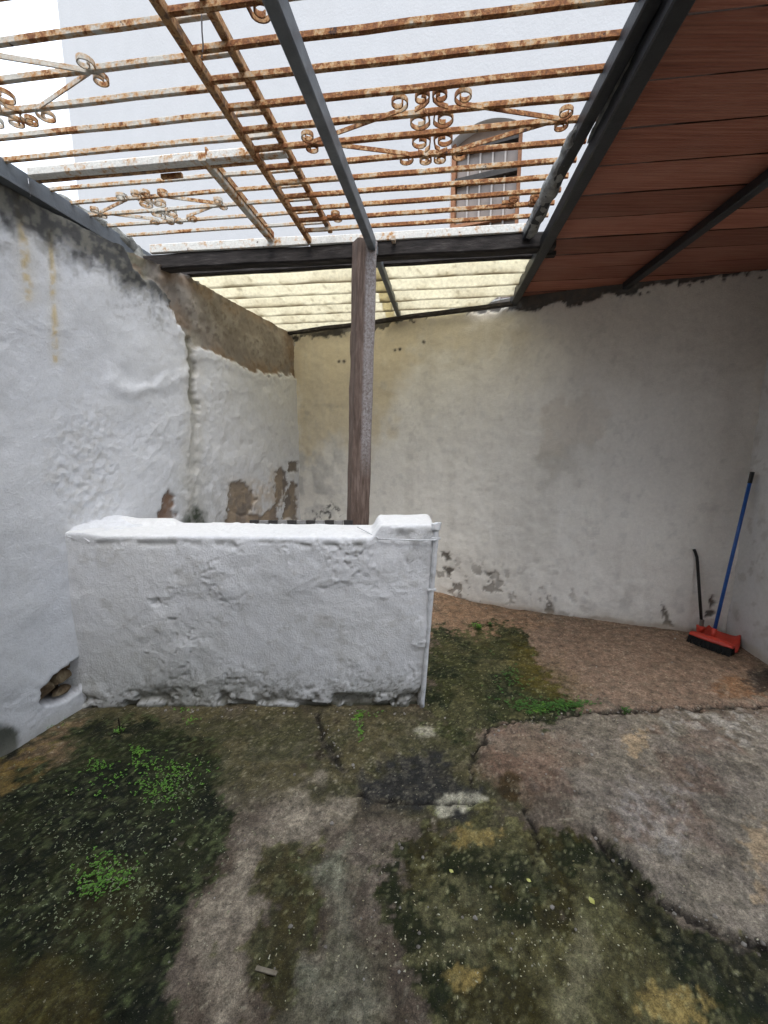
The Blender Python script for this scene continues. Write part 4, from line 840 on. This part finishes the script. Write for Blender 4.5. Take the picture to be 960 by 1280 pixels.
# dustpan behind the broom head
dp = empty('dustpan', (hc.x, hc.y, gz0)); tag(dp, 'red dustpan with black upright handle tucked behind the broom head', 'dustpan')
dc_ = Vector((hc.x, hc.y, gz0))-hn*.04
def tray(off, zo):
    vs = []
    for i in range(9):
        s__ = i/8*2-1
        for j in range(6):
            tt = j/5; wid = HL*.52*(1-.30*tt**1.5); x = s__*wid; h_ = .006+.030*tt+zo + (.026*abs(s__)**5*(.5+.5*tt)) + .03*max(0, tt-.6)/.4
            vs.append(dc_+hx*(x*(1+off))-hn*(tt*.165*(1+off))+Vector((0, 0, h_)))
    return vs
ta, tb = tray(0, 0), tray(.03, -.005); f_ = [(i*6+j, i*6+j+1, i*6+j+7, i*6+j+6) for i in range(8) for j in range(5)]; n_ = 54
rim = [j for j in range(6)]+[i*6+5 for i in range(1, 9)]+[48+j for j in range(4, -1, -1)]+[i*6 for i in range(7, 0, -1)]
MB().add(ta+tb, f_+[tuple(n_+q_ for q_ in reversed(f)) for f in f_]+[(rim[i], rim[(i+1) % len(rim)], n_+rim[(i+1) % len(rim)], n_+rim[i]) for i in range(len(rim))]).build('tray', 'red', dp, True)
hb = dc_-hn*.15+Vector((0, 0, .075)); ht = aty(871, 690, 3.16); hb2 = aty(877, 779, hb.y) if False else hb
h0 = aty(877, 780, 3.06)
MB().sweep([h0-Vector((0, 0, .03)), h0+Vector((0, 0, .035))], rect(.028, .02, .2), up=Vector((0, 1, 0))).build('handle_socket', 'greyplastic', dp)
eh = (ht-h0).normalized(); MB().sweep([h0, h0.lerp(ht, .45), h0.lerp(ht, .86), h0.lerp(ht, .93)+Vector((-.002, 0, 0)), ht+Vector((-.012, 0, 0)), ht+eh*.02+Vector((-.02, 0, 0))], [(x*1.0, y) for x, y in circ(.0105, 10)], up=Vector((0, 1, 0))).build('handle', 'black', dp, True)
lump('tray_hub', [h0-Vector((0, 0, .06)), h0-Vector((0, 0, .035)), h0-Vector((0, 0, .01))], .03, 71, 'red', dp)

# ================================================================== WEEDS AND LITTER
def leafq(mb, p, ang, tilt, L, W_):
    d = Vector((math.cos(ang)*math.cos(tilt), math.sin(ang)*math.cos(tilt), math.sin(tilt))); s__ = Vector((-math.sin(ang), math.cos(ang), 0)); up = d.cross(s__)*-1
    mb.add([p, p+d*L*.35+s__*W_*.5, p+d*L*.75+s__*W_*.42, p+d*L-up*L*.06, p+d*L*.75-s__*W_*.42, p+d*L*.35-s__*W_*.5, p+d*L*.5+up*L*.05], [(0, 5, 6), (0, 6, 1), (1, 6, 2), (2, 6, 3), (3, 6, 4), (4, 6, 5)])
def weed(px, py, h, nst, L, mat, name, label, spread=.02):
    g = atz(px, py, 0); z0 = gz(g.x, g.y); r_ = empty(name, (g.x, g.y, z0)); tag(r_, label, 'weed'); st = MB(); lf = MB()
    for i in range(nst):
        an = random.uniform(0, 6.28); hh = h*random.uniform(.5, 1.0); b0 = Vector((g.x+random.uniform(-spread, spread), g.y+random.uniform(-spread, spread)*.7, z0-.004)); t0 = b0+Vector((math.cos(an)*hh*.3, math.sin(an)*hh*.3, hh))
        st.sweep([b0, b0.lerp(t0, .5)+Vector((0, 0, hh*.06)), t0], [(-.001, -.001), (.001, -.001), (.001, .001), (-.001, .001)])
        for k_ in range(6):
            p = b0.lerp(t0, .45+.55*k_/5); leafq(lf, p, an+k_*2.4+random.uniform(-.4, .4), random.uniform(-.1, .6), L*random.uniform(.7, 1.2), L*.55)
    st.build('stem', 'leaf_dark', r_); lf.build('foliage', mat, r_)
weed(597, 786, .045, 7, .020, 'leaf', 'small_weed', 'small bright green weed rooted in soil beside the low wall end', .02)
weed(612, 782, .03, 4, .022, 'leaf_dark', 'small_weed', 'tiny dark weed beside the brighter one near the stained wall', .015)
weed(781, 893, .055, 4, .018, 'leaf_dark', 'small_weed', 'lone upright seedling in the crack of the concrete slab', .006)
weed(150, 915, .02, 5, .012, 'leaf', 'small_weed', 'low green weed at the foot of the black twig', .02)
tb_ = atz(150, 917, 0); zt_ = gz(tb_.x, tb_.y)
tag(MB().sweep([(tb_.x, tb_.y, zt_-.01), (tb_.x+.002, tb_.y, zt_+.04), (tb_.x-.001, tb_.y+.002, zt_+.075), (tb_.x+.001, tb_.y, zt_+.085)], circ(.0038, 6)).build('black_twig', 'twig'), 'short black twig standing upright in the moss near the low wall', 'twig')
def scatter(name, label, regions, mat, L, seed, tilt=.25, cat='ground cover', clump=True):
    rs = random.Random(seed); mb = MB()
    for (cx, cy, rx, ry, n) in regions:
        for i in range(n):
            a_ = rs.gauss(0, .55); b2 = rs.gauss(0, .55); g = atz(cx+a_*rx, cy+b2*ry, 0); z0 = gz(g.x, g.y)
            if clump:
                for k_ in range(3): leafq(mb, Vector((g.x, g.y, z0+rs.uniform(.003, .012))), rs.uniform(0, .6)+k_*2.09, rs.uniform(-.1, tilt), L*rs.uniform(.4, 1.6), L*.85)
            else: leafq(mb, Vector((g.x, g.y, z0+rs.uniform(.0015, .004))), rs.uniform(0, 6.28), rs.uniform(-.12, .12), L*(.35+1.1*rs.random()**2.2), L*rs.uniform(.3, .6))
    o = mb.build(name, mat); o['kind'] = 'stuff'; tag(o, label, cat); return o
scatter('clover', 'bright green clover sprigs spread over the dark moss', [(172, 938, 12, 7, 34), (182, 955, 18, 12, 26), (122, 957, 18, 8, 40), (200, 975, 46, 26, 110), (225, 960, 34, 16, 30), (205, 990, 30, 20, 50), (130, 1100, 40, 22, 70), (145, 1085, 30, 20, 50), (115, 1115, 24, 14, 26), (240, 902, 10, 4, 14), (228, 888, 22, 3, 14), (130, 975, 30, 10, 14), (115, 990, 40, 10, 10)], 'leaf', .0065, 5)
scatter('clover_young', 'sparse pale green sprigs dotted across the left moss', [(150, 1050, 130, 70, 240), (230, 990, 40, 30, 90), (70, 1130, 90, 60, 120), (170, 1110, 50, 30, 70), (60, 1000, 80, 50, 60)], 'leaf_blue', .0044, 6)
scatter('creeping_weed', 'low green weeds along the cracked edge of the concrete slab', [(690, 884, 40, 8, 150), (715, 882, 18, 5, 60), (655, 880, 26, 10, 60), (640, 850, 30, 25, 50)], 'leaf_dark', .010, 8)
scatter('creeping_weed_tips', 'brighter green weeds along the slab edge and low wall foot', [(700, 882, 28, 6, 46), (672, 890, 12, 4, 24), (449, 897, 6, 7, 36), (450, 912, 4, 12, 26), (470, 893, 16, 4, 8), (60, 905, 22, 8, 20)], 'leaf', .0065, 9)
scatter('leaf_litter', 'tiny pale fallen petals and leaf bits all over the floor', [(150, 1080, 240, 140, 110), (300, 1000, 260, 120, 100), (600, 1120, 200, 110, 110), (540, 1180, 60, 40, 40), (690, 1180, 70, 50, 40), (560, 880, 60, 60, 70), (640, 870, 70, 50, 50), (760, 900, 160, 70, 70), (480, 1200, 300, 80, 70), (800, 1100, 140, 90, 40), (600, 1200, 150, 60, 40)], 'litter', .0075, 12, clump=False, cat='litter')
def crumbs():
    rs = random.Random(31); mb = MB(); bm = bmesh.new(); bmesh.ops.create_icosphere(bm, subdivisions=1, radius=1); bv = [q.co.copy() for q in bm.verts]; bf = [tuple(q.index for q in f.verts) for f in bm.faces]; bm.free()
    spots = []
    for L, n, sp in [([(600, 930), (650, 904), (742, 892), (840, 887), (960, 884)], 90, 7), ([(742, 1040), (812, 1120), (905, 1168), (960, 1190)], 40, 8), ([(110, 884), (300, 890), (530, 892)], 60, 5), ([(550, 752), (690, 776), (850, 792)], 60, 5), ([(0, 940), (100, 890)], 25, 7), ([(400, 900), (435, 965)], 26, 8), ([(300, 1000), (600, 1200)], 70, 130), ([(600, 880), (900, 1000)], 60, 90)]:
        for i in range(n):
            k_ = rs.randrange(len(L)-1); t_ = rs.random(); spots.append((L[k_][0]+(L[k_+1][0]-L[k_][0])*t_+rs.gauss(0, sp), L[k_][1]+(L[k_+1][1]-L[k_][1])*t_+rs.gauss(0, sp*.5)))
    for px, py in spots:
        g = atz(px, max(py, 745), 0); s_ = .0022+.0065*rs.random()**3; z0 = gz(g.x, g.y)
        mb.add([(g.x+q.x*s_*rs.uniform(.7, 1.3), g.y+q.y*s_*rs.uniform(.7, 1.3), z0+s_*.3+q.z*s_*rs.uniform(.5, .9)) for q in bv], bf)
    o = mb.build('rubble_crumbs', 'crumb'); o['kind'] = 'stuff'; tag(o, 'tiny crumbs of broken concrete along cracks and wall feet', 'rubble')
crumbs()
g = atz(743, 1133, 0); mb = MB(); leafq(mb, Vector((g.x, g.y, gz(g.x, g.y)+.006)), 1.9, .05, .024, .017); tag(mb.build('fallen_leaf', 'yellow_leaf'), 'single yellow leaf lying on brown moss by the slab edge', 'leaf')
for px, py, lab in [(664, 1105, 'small yellow leaf lying on dark moss near the slab corner'), (567, 1092, 'pale yellow leaf lying on moss in the middle of the floor')]:
    g = atz(px, py, 0); mb = MB(); leafq(mb, Vector((g.x, g.y, gz(g.x, g.y)+.006)), 2.6, .04, .017, .012); tag(mb.build('fallen_leaf', 'yellow_leaf'), lab, 'leaf')
g1, g2 = atz(320, 1211, 0), atz(346, 1218, 0); zz_ = max(gz(g1.x, g1.y), gz(g2.x, g2.y))+.004
tag(MB().sweep([(g1.x, g1.y, zz_), (g2.x, g2.y, zz_)], rect(.012, .005)).build('wood_splinter', 'stick'), 'flat pale wood splinter lying on the olive moss', 'stick')
